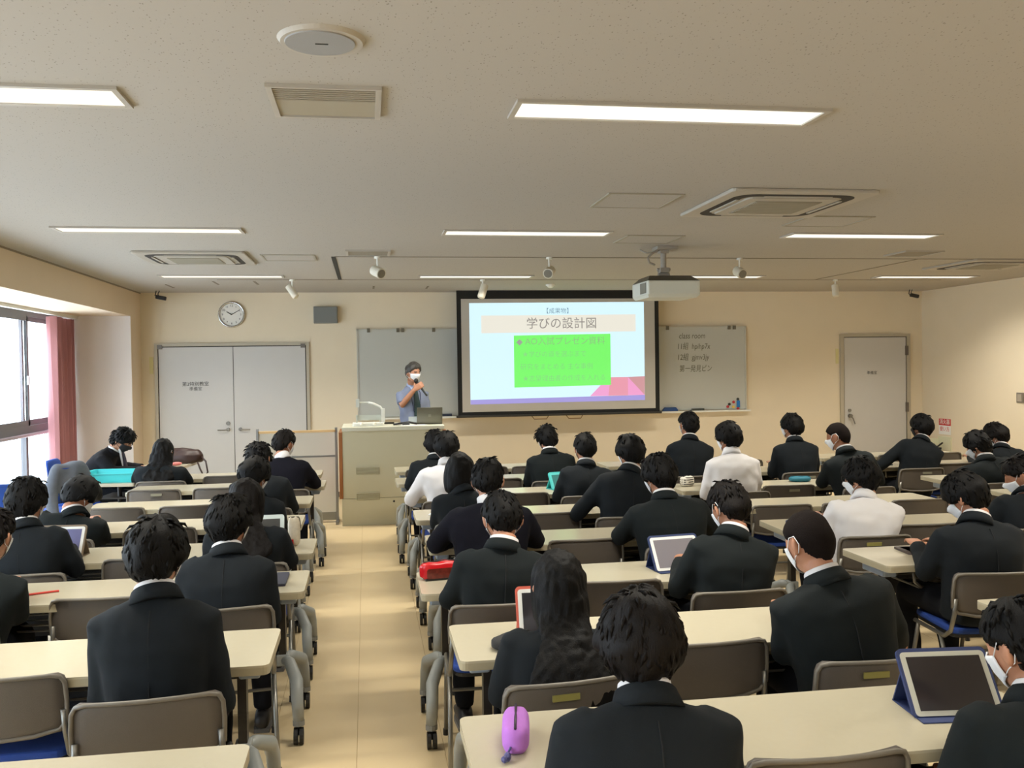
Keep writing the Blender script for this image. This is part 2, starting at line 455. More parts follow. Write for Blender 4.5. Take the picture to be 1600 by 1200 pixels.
# cassettes
def cassette(x, y, label):
    v = mounted('air_conditioner', label, 'air conditioner', (x, y, CEIL), 'ceiling air conditioners')
    h = .475
    wobj('panel', MB().prism(rrect(x - h, x + h, y - h, y + h, .03), CEIL - .022, CEIL), mat('cassette_panel', (168, 162, 151), .5), v, bevel=.006)
    o = rrect(x - .395, x + .395, y - .395, y + .395, .13, 8); i_ = rrect(x - .325, x + .325, y - .325, y + .325, .08, 8)
    mb = MB(); n = len(o)
    mb.add([(a, c, CEIL - .0235) for a, c in o] + [(a, c, CEIL - .0235) for a, c in i_] + [(a, c, CEIL - .021) for a, c in o] + [(a, c, CEIL - .021) for a, c in i_],
           [(j, n + j, n + (j + 1) % n, (j + 1) % n) for j in range(n)] + [(2 * n + j, j, (j + 1) % n, 2 * n + (j + 1) % n) for j in range(n)])
    wobj('outlet_slot', mb, mat('slot_dark', (34, 30, 26), .7), v)
    for dx, dy in ((1, 0), (-1, 0), (0, 1), (0, -1)):
        if dx: wobj('flap', MB().box(x + dx * .342 - .010, x + dx * .342 + .010, y - .22, y + .22, CEIL - .030, CEIL - .024), MATS['cassette_panel'], v)
        else: wobj('flap', MB().box(x - .22, x + .22, y + dy * .342 - .010, y + dy * .342 + .010, CEIL - .030, CEIL - .024), MATS['cassette_panel'], v)
    wobj('centre_panel', MB().prism(rrect(x - .30, x + .30, y - .30, y + .30, .04), CEIL - .032, CEIL - .022), MATS['cassette_panel'], v)
    g = wobj('intake_grille', MB().box(x - .22, x + .22, y - .22, y + .22, CEIL - .036, CEIL - .032), mat('intake_grey', (140, 134, 118), .6), v)
    for j in range(14):
        yy = y - .21 + j * .03
        o_ = obj('grille_bar', MB().box(x - .21, x + .21, yy, yy + .014, CEIL - .040, CEIL - .036), mat('intake_bar', (152, 146, 130), .6), g)
cassette(-1.5, 8.78, 'square ceiling air conditioner on the left, above the wall clock')
cassette(2.63, 5.68, 'square ceiling air conditioner nearer the camera, right of centre')
cassette(6.65, 9.1, 'square ceiling air conditioner at the right edge of the picture')
# spotlights
def spot(x, y, ax, label, r=.05, L=.13):
    v = mounted('spotlight', label, 'spotlight', (x, y, CEIL), 'white spotlights on the ceiling tracks')
    wobj('mount', MB().cyl((x, y, CEIL - .02), (x, y, CEIL), .03, 12), WHITEP, v)
    wobj('stem', MB().cyl((x, y, CEIL - .10), (x, y, CEIL - .01), .009, 8), WHITEP, v)
    a = Vector(ax).normalized(); c = Vector((x, y, CEIL - .14))
    wobj('lamp_head', MB().tube([c - a * L * .5, c - a * L * .42, c + a * L * .45, c + a * L * .5], [r * .8, r, r, r * .96], 20), mat('spot_body', (208, 202, 186), .45), v, smooth=False)
    wobj('lens', MB().cyl(c + a * L * .5, c + a * (L * .5 + .003), r * .8, 16), mat('spot_lens', (120, 116, 104), .3), v)
spot(.12, 8.67, (.5, -.7, -.35), 'white spotlight on the near track, leftmost, beside the vent')
spot(1.74, 8.67, (-.35, -.8, -.3), 'white spotlight on the near track, above the projected screen')
spot(3.65, 8.67, (.1, -.9, -.35), 'white spotlight on the near track, right of the projector')
spot(-.82, 10.89, (-.5, .3, .75), 'white spotlight on the far track, above the grey wall box', .04, .17)
spot(1.38, 10.89, (.3, .2, .85), 'white spotlight on the far track, over the screen corner', .045, .17)
spot(5.85, 10.89, (.02, .2, .9), 'white spotlight on the far track, rightmost', .04, .15)
s = mounted('smoke_detector', 'small white dome detector on ceiling above the screen', 'detector', (2.32, 11.5, CEIL))
wobj('base', MB().cyl((2.32, 11.5, CEIL - .02), (2.32, 11.5, CEIL), .06, 20), WHITEP, s)
wobj('dome', MB().ell((2.32, 11.5, CEIL - .02), (.045, .045, .03), 16, 8), WHITEP, s, smooth=True)
# cameras in the corners
for x, lb in ((-2.60, 'small black ceiling camera in the left front corner'), (7.85, 'small black ceiling camera in the right front corner')):
    s = mounted('ceiling_camera', lb, 'camera', (x, 12.4, CEIL))
    wobj('bracket', MB().tube([(x - .03, 12.4, CEIL), (x - .045, 12.4, CEIL - .06), (x - .01, 12.4, CEIL - .085)], .007).tube([(x + .01, 12.4, CEIL), (x - .01, 12.4, CEIL - .04), (x, 12.4, CEIL - .08)], .006), BLACKP, s)
    wobj('body', MB().cbox((x + .03, 12.38, CEIL - .09), (.13, .05, .05), Matrix.Rotation(.2, 3, 'Y')), BLACKP, s, bevel=.01)
# projector
s = mounted('projector', 'white projector hanging on a pole mount from the ceiling', 'projector', (2.62, 7.88, CEIL))
PW = mat('projector_white', (200, 202, 192), .5); PG = mat('mount_grey', (150, 144, 134), .5)
wobj('housing', MB().prism(rrect(2.39, 2.865, 7.65, 8.12, .02), 2.325, 2.445), PW, s, bevel=.008)
t_ = MB().rings([[(2.395, 7.655, 2.446), (2.86, 7.655, 2.446), (2.86, 8.115, 2.446), (2.395, 8.115, 2.446)], [(2.44, 7.75, 2.495), (2.81, 7.75, 2.495), (2.83, 8.08, 2.495), (2.45, 8.08, 2.495)]])
wobj('top_cover', t_, mat('projector_top', (84, 80, 68), .5), s)
wobj('underside', MB().rings([[(2.41, 7.68, 2.30), (2.84, 7.68, 2.30), (2.84, 8.09, 2.30), (2.41, 8.09, 2.30)], [(2.395, 7.655, 2.325), (2.86, 7.655, 2.325), (2.86, 8.115, 2.325), (2.395, 8.115, 2.325)]]), PW, s)
g = wobj('side_vent', MB().box(2.386, 2.389, 7.69, 7.86, 2.34, 2.43), mat('projector_vent', (110, 108, 100), .6), s)
for j in range(8):
    obj('vent_bar', MB().box(2.383, 2.386, 7.70 + j * .02, 7.708 + j * .02, 2.342, 2.428), mat('vent_bar_grey', (150, 148, 138), .6), g)
wobj('lens', MB().cyl((2.52, 8.12, 2.385), (2.52, 8.15, 2.385), .04, 20), BLACKP, s)
wobj('pole', MB().cyl((2.61, 7.88, 2.55), (2.61, 7.88, CEIL - .03), .026, 16), PG, s)
wobj('ceiling_plate', MB().box(2.53, 2.72, 7.80, 7.96, CEIL - .03, CEIL).box(2.57, 2.65, 7.84, 7.92, CEIL - .06, CEIL - .03), PG, s, bevel=.004)
wobj('swivel', MB().box(2.57, 2.65, 7.84, 7.92, 2.53, 2.575).box(2.56, 2.66, 7.86, 7.90, 2.495, 2.525).cyl((2.55, 7.88, 2.56), (2.67, 7.88, 2.56), .014, 10), PG, s)
wobj('cable', MB().tube([(2.57, 7.86, 2.74), (2.50, 7.86, 2.70), (2.46, 7.86, 2.66), (2.48, 7.87, 2.62), (2.53, 7.88, 2.60)], .01).tube([(2.56, 7.9, 2.72), (2.47, 7.92, 2.71), (2.42, 7.95, 2.74)], .008), PG, s)

# clock
s = mounted('wall_clock', 'round chrome-rimmed wall clock showing ten past ten', 'clock', (-1.745, YF, 2.468))
R_ = .172
prof = [(R_ - .028, -.012), (R_ - .022, -.03), (R_ - .008, -.038), (R_, -.03), (R_ + .002, -.01), (R_ - .01, 0)]
mb = MB(); rs = []
for j in range(48):
    a = 2 * PI * j / 48
    rs.append([(-1.745 + r * math.cos(a), YF + y, 2.468 + r * math.sin(a)) for r, y in prof])
mb.rings(rs, close=True)
wobj('rim', mb, CHROME, s, smooth=True)
wobj('dial', MB().cyl((-1.745, YF - .001, 2.468), (-1.745, YF - .014, 2.468), R_ - .024, 48), mat('clock_dial', (226, 224, 216), .6), s)
for h in range(1, 13):
    a = PI / 2 - h * PI / 6
    wtext(str(h), (-1.745 + .117 * math.cos(a), YF - .016, 2.468 + .117 * math.sin(a)), .04, LET, s, name='numeral')
wobj('hour_hand', MB().tube([(-1.745, YF - .019, 2.468), (-1.745 - .064, YF - .019, 2.468 + .038)], [.006, .005], 6), BLACKP, s)
wobj('minute_hand', MB().tube([(-1.745, YF - .022, 2.468), (-1.745 + .10, YF - .022, 2.468 + .058)], [.005, .003], 6), BLACKP, s)
s = mounted('wall_box', 'grey square speaker box on the front wall', 'speaker', (-.52, YF, 2.45))
wobj('cabinet', MB().box(-.68, -.365, YF - .10, YF, 2.342, 2.565), mat('speaker_grey', (124, 126, 122), .6), s, bevel=.006)
wobj('grille', MB().box(-.668, -.377, YF - .105, YF - .10, 2.354, 2.553), mat('speaker_cloth', (116, 119, 117), .8, bump=.3, bscale=400), s)
# thermometer strips by the doors
for x, lb in ((-2.775, 'thin yellowish notice strip beside the double door'), (6.84, 'thin yellowish notice strip beside the single door')):
    o = tag(obj('notice_strip', MB().box(x - .022, x + .022, YF - .008, YF, 1.70, 1.92), mat('notice_yellow', (214, 206, 150), .7)), lb, 'notice')

# whiteboard
s = mounted('whiteboard', 'wide wall whiteboard behind the projection screen with handwriting', 'whiteboard', (2.65, YF, 1.65))
WB = mat('whiteboard_surface', (186, 188, 182), .35)
wobj('board', MB().box(-.10, 5.40, YF - .03, YF, 1.07, 2.25), WB, s)
wobj('edge_frame', MB().box(-.12, 5.42, YF - .04, YF, 2.245, 2.262).box(-.12, -.10, YF - .04, YF, 1.06, 2.262).box(5.40, 5.42, YF - .04, YF, 1.06, 2.262), mat('board_frame', (190, 190, 182), .4, .3), s)
wobj('pen_tray', MB().box(-.12, 5.46, YF - .09, YF, 1.035, 1.06), WHITEP, s)
for x in (.04, .435, .5, .92, 4.24, 5.16, 5.24):
    wobj('hook', MB().box(x - .02, x + .02, YF - .055, YF - .03, 2.215, 2.27), mat('hook_grey', (110, 106, 94), .4, .4), s)
HW = mat('marker_ink', (104, 102, 84), .8)
for t_, z, sz, x in (('class room', 2.125, .115, 4.41), ('11組  hpihp7x', 1.975, .11, 4.38), ('12組  gjmv3jy', 1.82, .11, 4.38), ('第一発見ピン', 1.655, .105, 4.41)):
    o = wtext(t_, (x, YF - .031, z), sz, HW, s, align='LEFT', name='handwriting', sx=.78, shear=.12)
for x, z, cl in ((5.22, 1.17, 'r'), (5.155, 1.14, 'k'), (5.13, 1.105, 'r'), (5.215, 1.10, 'y'), (5.285, 1.21, 'k'), (5.285, 1.075, 'r')):
    cm = {'r': mat('red_magnet', (178, 44, 54), .4), 'k': mat('black_magnet', (44, 48, 44), .4), 'y': mat('yellow_magnet', (222, 190, 88), .4)}[cl]
    tag(obj('magnet', MB().cyl((x, YF - .03, z), (x, YF - .042, z), .02, 16), cm), {(5.22, 1.17): 'upper red round magnet at whiteboard corner', (5.155, 1.14): 'black round magnet left of the others on whiteboard', (5.13, 1.105): 'leftmost red round magnet on whiteboard', (5.215, 1.10): 'yellow round magnet on whiteboard', (5.285, 1.21): 'topmost black round magnet above the blue one', (5.285, 1.075): 'lowest red round magnet under the blue one'}[(x, z)], 'magnet', 'magnets on the whiteboard')
tag(obj('magnet_block', MB().box(5.265, 5.315, YF - .045, YF - .03, 1.095, 1.19), mat('blue_magnet', (30, 120, 196), .4), bevel=.003), 'blue rectangular magnet holder at whiteboard corner', 'magnet')
tag(obj('board_eraser', MB().prism([(4.15, 1.06), (4.37, 1.06), (4.37, 1.08), (4.34, 1.115), (4.18, 1.115), (4.15, 1.08)], -.02, .02), mat('eraser_blue', (28, 66, 120), .6), loc=(0, YF - .06, 0), rot=(PI / 2, 0, 0)), 'blue whiteboard eraser on the tray right of the screen', 'eraser')
tag(obj('board_eraser', MB().box(4.58, 4.76, YF - .085, YF - .045, 1.06, 1.09), mat('eraser_dark', (60, 66, 62), .6)), 'dark whiteboard eraser further right on the tray', 'eraser')
tag(obj('board_eraser', MB().box(1.02, 1.15, YF - .085, YF - .045, 1.06, 1.095), mat('eraser_navy', (40, 50, 72), .6)), 'navy whiteboard eraser on the tray left of the screen', 'eraser')
# projection screen
SY = 12.42
s = mounted('projection_screen', 'roll-down projection screen with black border showing a slide', 'screen', (2.62, SY, CEIL))
FAB = mat('screen_fabric', (182, 177, 168), .8)
BLK = mat('screen_black', (16, 16, 15), .8)
wobj('black_border', MB().box(1.215, 4.035, SY, SY + .004, 1.06, CEIL), BLK, s)
wobj('matte_fabric', MB().box(1.275, 3.975, SY - .002, SY, 1.12, 2.645), FAB, s)
wobj('bottom_bar', MB().box(1.19, 4.06, SY - .02, SY + .02, 1.045, 1.075), mat('bar_dark', (44, 42, 38), .5), s, bevel=.004)
def em_mat(name, rgb, st=1.0):  # slide colours emit by themselves, standing in for light thrown by the projector
    M = bpy.data.materials.new(name); M.use_nodes = True
    nt = M.node_tree; b = nt.nodes['Principled BSDF']
    b.inputs['Base Color'].default_value = (.08, .08, .08, 1); b.inputs['Roughness'].default_value = .9
    b.inputs['Emission Color'].default_value = srgb(rgb) + (1,); b.inputs['Emission Strength'].default_value = st
    return M
def slide(name, pts, mt, lay, parent):
    mb = MB(); n = len(pts)
    y = SY - .003 - .0012 * lay
    mb.add([(x, y, z) for x, z in pts], [tuple(range(n))])
    return rel(obj(name, mb, mt), parent)
sl = slide('projected_slide', [(1.385, 1.222), (3.822, 1.236), (3.822, 2.598), (1.385, 2.589)], em_mat('slide_white', (214, 246, 255), 1.0), 0, s)
def sub(name, pts, mt, lay):
    o = slide(name, pts, mt, lay, s); return o
sub('title_band', [(1.546, 2.182), (3.702, 2.190), (3.702, 2.426), (1.546, 2.421)], em_mat('slide_cream', (238, 234, 220), 0.95), 1)
sub('green_box', [(1.986, 1.440), (3.337, 1.454), (3.337, 2.160), (1.988, 2.147)], em_mat('slide_green', (112, 246, 100), 1.0), 3)
sub('pink_triangle', [(3.04, 1.303), (3.33, 1.303), (3.33, 1.46), (3.20, 1.46)], em_mat('slide_pink', (242, 160, 212), 0.95), 1)
sub('rose_block', [(3.30, 1.304), (3.58, 1.304), (3.58, 1.56), (3.33, 1.56)], em_mat('slide_rose', (234, 150, 172), 0.95), 2)
sub('pink_triangle', [(3.58, 1.305), (3.82, 1.305), (3.58, 1.56)], em_mat('slide_pink2', (242, 156, 206), 0.95), 2)
sub('mauve_triangle', [(3.58, 1.56), (3.82, 1.305), (3.822, 1.565)], em_mat('slide_mauve', (212, 150, 156), 0.9), 1)
sub('violet_strip', [(1.386, 1.222), (3.822, 1.236), (3.822, 1.306), (1.386, 1.284)], em_mat('slide_violet', (160, 150, 222), 0.95), 3)
TG = em_mat('slide_text_grey', (140, 134, 128), .9); TB = em_mat('slide_text_blue', (110, 150, 170), .9); TP = em_mat('slide_text_faint', (130, 222, 126), .95)
TD = em_mat('slide_diamond', (160, 164, 156), .9)
wtext('【成果物】', (2.60, SY - .006, 2.475), .082, TB, s)
wtext('学びの設計図', (2.655, SY - .008, 2.30), .165, TG, s)
sub('diamond', [(2.02, 2.055), (2.065, 2.01), (2.11, 2.055), (2.065, 2.10)], TD, 4)
wtext('AO入試プレゼン資料', (2.14, SY - .010, 2.06), .118, em_mat('slide_text_head', (140, 200, 130), .9), s, align='LEFT')
wtext('★学びの道を選ぶまで', (2.10, SY - .010, 1.885), .09, TP, s, align='LEFT')
wtext('研究をまとめる 主な事例', (2.07, SY - .010, 1.715), .09, TP, s, align='LEFT')
wtext('★志望理由書の作成を入れる', (2.10, SY - .010, 1.555), .09, TP, s, align='LEFT')
for x in (2.34, 2.82):
    wobj('pull_handle', MB().tube([(x - .12, SY, 1.05), (x - .085, SY - .01, 1.005), (x + .085, SY - .01, 1.005), (x + .115, SY, 1.05)], .006), mat('brass', (120, 88, 44), .4, .6), s)
# wall switch, extinguisher sign
s = tag(obj('wall_switch', MB().box(XR - .012, XR, 10.53, 10.66, 1.17, 1.30), mat('switch_grey', (120, 112, 100), .5), bevel=.003), 'small grey light switch plate on the right wall', 'switch')
obj('rocker', MB().box(XR - .018, XR - .012, 10.555, 10.635, 1.19, 1.28), mat('switch_rocker', (160, 150, 136), .5), s)
s = mounted('extinguisher_sign', 'red and white fire extinguisher sign on right wall', 'sign', (XR, 12.15, .8))
wobj('red_panel', MB().box(XR - .004, XR, 12.02, 12.29, .79, .885), mat('sign_red', (196, 36, 40), .6), s)
wobj('white_panel', MB().box(XR - .004, XR, 12.02, 12.29, .66, .789), PAPER, s)
RZ = (PI / 2, 0, -PI / 2)
wtext('消火器', (XR - .006, 12.155, .838), .08, PAPER, s, rot=RZ)
wtext('使い方', (XR - .006, 12.155, .735), .075, mat('sign_red_ink', (196, 60, 60), .6), s, rot=RZ)
s = mounted('extinguisher_stand', 'white fire extinguisher cabinet below the red sign', 'cabinet', (XR - .02, 12.15, 0))
wobj('back_board', MB().box(XR - .02, XR, 12.0, 12.29, .0, .63), mat('cabinet_pale', (212, 212, 182), .6), s)
wobj('side_panel', MB().box(XR - .20, XR - .02, 12.27, 12.29, 0, .60), MATS['cabinet_pale'], s)
s = mounted('fire_extinguisher', 'fire extinguisher with black hose under the red sign', 'extinguisher', (XR - .11, 12.14, 0))
wobj('cylinder', MB().tube([(XR - .11, 12.14, 0), (XR - .11, 12.14, .38), (XR - .11, 12.14, .43), (XR - .11, 12.14, .45)], [.07, .07, .045, .02], 20), MATS['sign_red'], s, smooth=True)
wobj('valve', MB().box(XR - .13, XR - .09, 12.10, 12.18, .45, .48).cbox((XR - .11, 12.11, .52), (.02, .13, .015), Matrix.Rotation(-.5, 3, 'X')), BLACKP, s)
wobj('hose', MB().tube([(XR - .11, 12.14, .46), (XR - .13, 12.22, .52), (XR - .17, 12.24, .45), (XR - .19, 12.22, .3)], .012), BLACKP, s)

# ================================================================= PODIUM AREA
POD = mat('podium_paint', (192, 186, 158), .55, var=.02, vscale=8)
WOOD = mat('podium_wood', (150, 92, 44), .5, var=.2, vscale=6, stretch=(8, 8, 1))
s = mounted('lectern', 'large beige lectern console with brown wooden edge and two recessed vents', 'lectern', (.28, 10.65, 0))
wobj('body', MB().box(-.27, .83, 10.305, 11.0, .30, 1.04), POD, s)
wobj('base', MB().box(-.285, .845, 10.30, 11.0, 0, .296), POD, s)
wobj('top', MB().box(-.275, .85, 10.27, 11.02, 1.04, 1.085), mat('podium_top', (206, 204, 186), .4), s, bevel=.006)
wobj('side_edge', MB().box(-.31, -.272, 10.30, 11.0, .30, 1.03), WOOD, s)
wobj('side_edge', MB().box(.832, .87, 10.30, 11.0, .30, 1.03), WOOD, s)
for z in (.60, .315):
    g = wobj('vent_recess', MB().box(-.125, .125, 10.296, 10.3045, z - .035, z + .035), mat('vent_recess_dark', (140, 134, 108), .7), s)
    for j in range(5):
        obj('vent_slat', MB().box(-.12, .12, 10.290, 10.296, z - .03 + j * .013, z - .024 + j * .013), POD, g)
    obj('vent_lip', MB().box(-.13, .13, 10.286, 10.304, z + .035, z + .042), POD, g)
wobj('lock', MB().cyl((.28, 10.296, .255), (.28, 10.304, .255), .012, 12), BLACKP, s)
# things on the lectern
def thing(name, label, cat, loc, group=None, rz=0.):
    return tag(empty(name, loc, rz), label, cat, group)
t = thing('document_camera', 'white document camera with bent arm on the lectern', 'document camera', (.02, 10.5, 1.085))
obj('base_plate', MB().prism(rrect(-.18, .17, -.10, .14, .02), 0, .035), WHITEP, t, bevel=.004)
obj('stage_frame', MB().box(-.14, .13, .02, .04, .06, .12).box(-.14, -.125, 0, .04, .03, .12).box(.12, .135, 0, .04, .03, .12), mat('camera_clear', (196, 200, 190), .3), t)
obj('column', MB().box(.14, .18, .0, .04, .03, .19), WHITEP, t, bevel=.004)
obj('arm', MB().tube([(.16, .02, .16), (.13, .02, .21), (.06, .02, .245), (0, .02, .26)], .012), WHITEP, t, smooth=True)
obj('camera_head', MB().box(-.14, -.10, -.01, .05, .21, .30).tube([(-.1, .02, .262), (.01, .02, .262)], .008), mat('camera_head', (206, 208, 200), .4), t)
for x in (-.08, .06):
    obj('knob', MB().ell((x, -.105, .03), (.018, .018, .02), 12, 8), mat('knob_bright', (236, 234, 222), .3), t, smooth=True)
t = thing('power_strip', 'black cable tray lying on the lectern, middle', 'cable', (.42, 10.43, 1.087))
mb = MB(); 
for j in range(4):
    mb.tube([(-.13 + .012 * j, -.03 + .02 * j, .012), (-.05, -.05 + .015 * j, .022), (.05, .02 + .012 * j, .03), (.13, -.02 + .02 * j, .014)], .011)
obj('cable_bundle', mb, BLACKP, t, smooth=True)
obj('plug', MB().box(-.03, .05, -.05, 0, .0, .035), mat('plug_grey', (60, 62, 62), .4), t)
tag(obj('paper_sheet', MB().box(-.13, .16, -.07, .10, 0, .003), PAPER, loc=(.50, 10.36, 1.086), rot=(0, 0, .15)), 'white papers near the front edge of the lectern', 'paper')
t = thing('laptop', 'open grey laptop on the lectern seen from behind', 'laptop', (.70, 10.50, 1.086), rz=.04)
obj('keyboard_base', MB().box(-.145, .145, .0, .22, 0, .016), mat('laptop_grey', (120, 118, 108), .4, .5), t, bevel=.003)
obj('lid', MB().cbox((0, -.02, .10), (.29, .008, .19), Matrix.Rotation(.2, 3, 'X')), mat('laptop_lid', (112, 112, 102), .35, .6), t, bevel=.003)
obj('lid_logo', MB().cbox((0, -.026, .10), (.03, .002, .03), Matrix.Rotation(.2, 3, 'X')), mat('lid_mark', (130, 130, 122), .3, .6), t)
tag(obj('notebook', MB().box(-.15, .17, -.12, .05, 0, .012), mat('notebook_olive', (150, 146, 112), .6), loc=(.68, 10.42, 1.0865 - .0005), bevel=.003), 'olive notebook under the grey laptop', 'notebook') if False else None
tag(obj('sign_card', MB().box(-.05, .05, -.004, .004, 0, .085), mat('card_white', (196, 204, 208), .6), loc=(.52, 10.62, 1.086)), 'small white standing box left of laptop', 'box')
tag(obj('remote_control', MB().box(-.06, .06, -.02, .02, 0, .02), BLACKP, loc=(.25, 10.75, 1.086), bevel=.004), 'black remote control on lectern behind document camera', 'remote')
# whiteboard partition left of the lectern
s = mounted('partition_board', 'low white rolling partition board with wooden top left of lectern', 'partition', (-.76, 10.6, 0))
WP_ = mat('partition_white', (206, 200, 186), .5)
wobj('upper_panel', MB().box(-1.19, -.36, 10.585, 10.605, .76, 1.02), WP_, s)
wobj('lower_panel', MB().box(-1.19, -.36, 10.585, 10.605, .12, .74), WP_, s)
wobj('mid_rail', MB().box(-1.19, -.36, 10.58, 10.61, .74, .76), ALU, s)
wobj('kick_rail', MB().box(-1.19, -.36, 10.58, 10.61, .03, .12), mat('kick_grey', (138, 134, 122), .5, .3), s)
wobj('top_rail', MB().box(-1.20, -.35, 10.575, 10.615, 1.02, 1.045), mat('pale_wood', (214, 180, 128), .6), s)
for x in (-1.205, -.345):
    wobj('post', MB().box(x - .014, x + .014, 10.575, 10.615, 0, 1.07), ALU, s)
    wobj('foot', MB().box(x - .015, x + .015, 10.40, 10.80, 0, .03), ALU, s)

# ================================================================= DESKS AND CHAIRS
DL, DD, DH = 1.66, .467, .70
def desk_proto():
    r = empty('training_desk')
    obj('tabletop', MB().prism(rrect(0, DL, 0, DD, .028), DH - .008, DH), DTOP, r)
    obj('edge_band', MB().prism(rrect(.0, DL, .0, DD, .028), DH - .034, DH - .008), DEDGE, r)
    for sgn, x in ((-1, .12), (1, DL - .12)):
        obj('post', MB().box(x - .016, x + .016, .20, .25, .34, DH - .034), POSTM, r)
        obj('joint_cap', MB().box(x - .03, x + .03, .19, .26, .30, .355), GREYP, r, bevel=.006)
        xo = x + sgn * .075
        for yy, q in ((.0, 0), (.46, 1)):
            f_ = obj('foot', MB().tube([(x, .225, .33), (x + sgn * .035, .225 + (yy - .225) * .25, .325), (xo, .225 + (yy - .225) * .75, .27), (xo + sgn * .005, yy, .20), (xo + sgn * .01, yy, .105)], [.022, .027, .030, .028, .026], 12), GREYP, r, smooth=True)
            obj('foot_ring', MB().cyl((xo + sgn * .01, yy, .085), (xo + sgn * .01, yy, .108), .027, 12), mat('foot_ring_grey', (120, 120, 116), .5), f_)
            c_ = obj('caster', MB().cyl((xo + sgn * .01 - .022, yy - .008, .038), (xo + sgn * .01 - .004, yy - .008, .038), .038, 16).cyl((xo + sgn * .01 + .004, yy - .008, .038), (xo + sgn * .01 + .022, yy - .008, .038), .038, 16).cyl((xo + sgn * .01, yy, .04), (xo + sgn * .01, yy, .09), .010, 8), BLACKP, r)
        obj('fold_bracket', MB().box(x - .075 * (sgn < 0) - .0, x + .075 * (sgn > 0) + .0, .12, .33, DH - .085, DH - .035).box(x - .03, x + .03, .14, .31, DH - .06, DH - .034), BLUEGREY, r, bevel=.008)
        obj('rack_end', MB().tube([(x - sgn * .05, .06, DH - .035), (x - sgn * .06, .06, DH - .10), (x - sgn * .10, .07, DH - .13), (x - sgn * .16, .08, DH - .135)], .008).tube([(x - sgn * .05, .38, DH - .035), (x - sgn * .06, .38, DH - .13), (x - sgn * .16, .38, DH - .135)], .008), CHFRAME, r, smooth=True)
    mb = MB()
    for yy in (.08, .18, .28, .38):
        mb.tube([(.22, yy, DH - .135), (DL - .22, yy, DH - .135)], .005, 6)
    mb.tube([(.22, .08, DH - .135), (.22, .38, DH - .135)], .006, 6).tube([(DL - .22, .08, DH - .135), (DL - .22, .38, DH - .135)], .006, 6)
    obj('book_rack', mb, CHFRAME, r)
    obj('crossbar', MB().box(.13, DL - .13, .205, .245, DH - .085, DH - .04), POSTM, r)
    obj('modesty_panel', MB().box(.20, DL - .20, .425, .435, DH - .25, DH - .04), mat('modesty_dark', (40, 40, 42), .6), r)
    return r
def chair_proto(tape=None):
    r = empty('stacking_chair')   # origin: floor, under backrest centre; faces +y
    rs = []
    def bx_(z, t, w):
        yo = -.02 - .02 * t
        o = []
        n = 9
        pts = []
        for i in range(n + 1):
            u = -1 + 2 * i / n
            pts.append((u * w, yo + .035 * u * u - .012, z))
        back = pts; front = [(x_, y_ + .014, z) for x_, y_, z_ in pts[::-1]]
        return back + front
    prof = [(.515, 0, .17), (.52, .03, .20), (.55, .2, .222), (.62, .5, .226), (.69, .85, .222), (.712, .95, .214), (.722, 1.0, .195)]
    bk = obj('backrest', MB().rings([bx_(*p) for p in prof]), CHBACK, r, smooth=True)
    # raised rim around the back face
    pts = []
    def bp(u, z, t, w): return (u * w, -.02 - .02 * t + .035 * u * u - .014, z)
    for u in (-.99,):
        pass
    rim = [bp(-.93, .53, .05, .21), bp(-.985, .56, .25, .224), bp(-.985, .63, .55, .226), bp(-.985, .69, .85, .222), bp(-.93, .712, .95, .222), bp(-.80, .720, 1, .222), bp(-.4, .722, 1, .222), bp(0, .722, 1, .222),
           bp(.4, .722, 1, .222), bp(.80, .720, 1, .222), bp(.93, .712, .95, .222), bp(.985, .69, .85, .222), bp(.985, .63, .55, .226), bp(.985, .56, .25, .224), bp(.93, .53, .05, .21), bp(.6, .517, 0, .20), bp(0, .513, 0, .20), bp(-.6, .517, 0, .20)]
    obj('rim', MB().tube(rim, .0075, 8, close=True), mat('chair_rim', (108, 102, 92), .45), bk, smooth=True)
    if tape:
        obj('name_tape', MB().box(-.035 + tape[1], .055 + tape[1], -.060, -.054, .672, .692), tape[0], bk)
    st = obj('seat', MB().prism(rrect(-.205, .205, .03, .43, .05), .415, .445), CHSEAT, r, bevel=.01)
    obj('seat_pan', MB().prism(rrect(-.20, .20, .035, .425, .05), .40, .415), BLACKP, st)
    for sg in (-1, 1):
        x_ = sg * .215
        obj('back_upright', MB().tube([(x_ * .98, -.012, .60), (x_, -.005, .52), (x_ * 1.02, .02, .44), (x_ * 1.02, .08, .40), (x_ * 1.02, .38, .395)], .0105, 8), CHFRAME, r, smooth=True)
        l1 = obj('leg', MB().tube([(x_ * 1.02, .12, .40), (x_ * 1.04, .02, .20), (x_ * 1.06, -.05, .012)], .0105, 8), CHFRAME, r, smooth=True)
        obj('foot_cap', MB().cyl((x_ * 1.06, -.052, 0), (x_ * 1.06, -.048, .03), .014, 8), BLACKP, l1)
        l2 = obj('leg', MB().tube([(x_ * 1.02, .34, .40), (x_ * 1.03, .40, .20), (x_ * 1.04, .43, .012)], .0105, 8), CHFRAME, r, smooth=True)
        obj('foot_cap', MB().cyl((x_ * 1.04, .432, 0), (x_ * 1.04, .43, .03), .014, 8), BLACKP, l2)
    obj('stretcher', MB().tube([(-.22, .40, .22), (.22, .40, .22)], .008, 6), CHFRAME, r)
    return r
def unlink_tree(o):
    for c in list(o.children): unlink_tree(c)
    bpy.data.objects.remove(o)
D0 = desk_proto()
C0 = chair_proto(); C1 = chair_proto((TAPE, -.04)); C2 = chair_proto((TAPEW, .02))
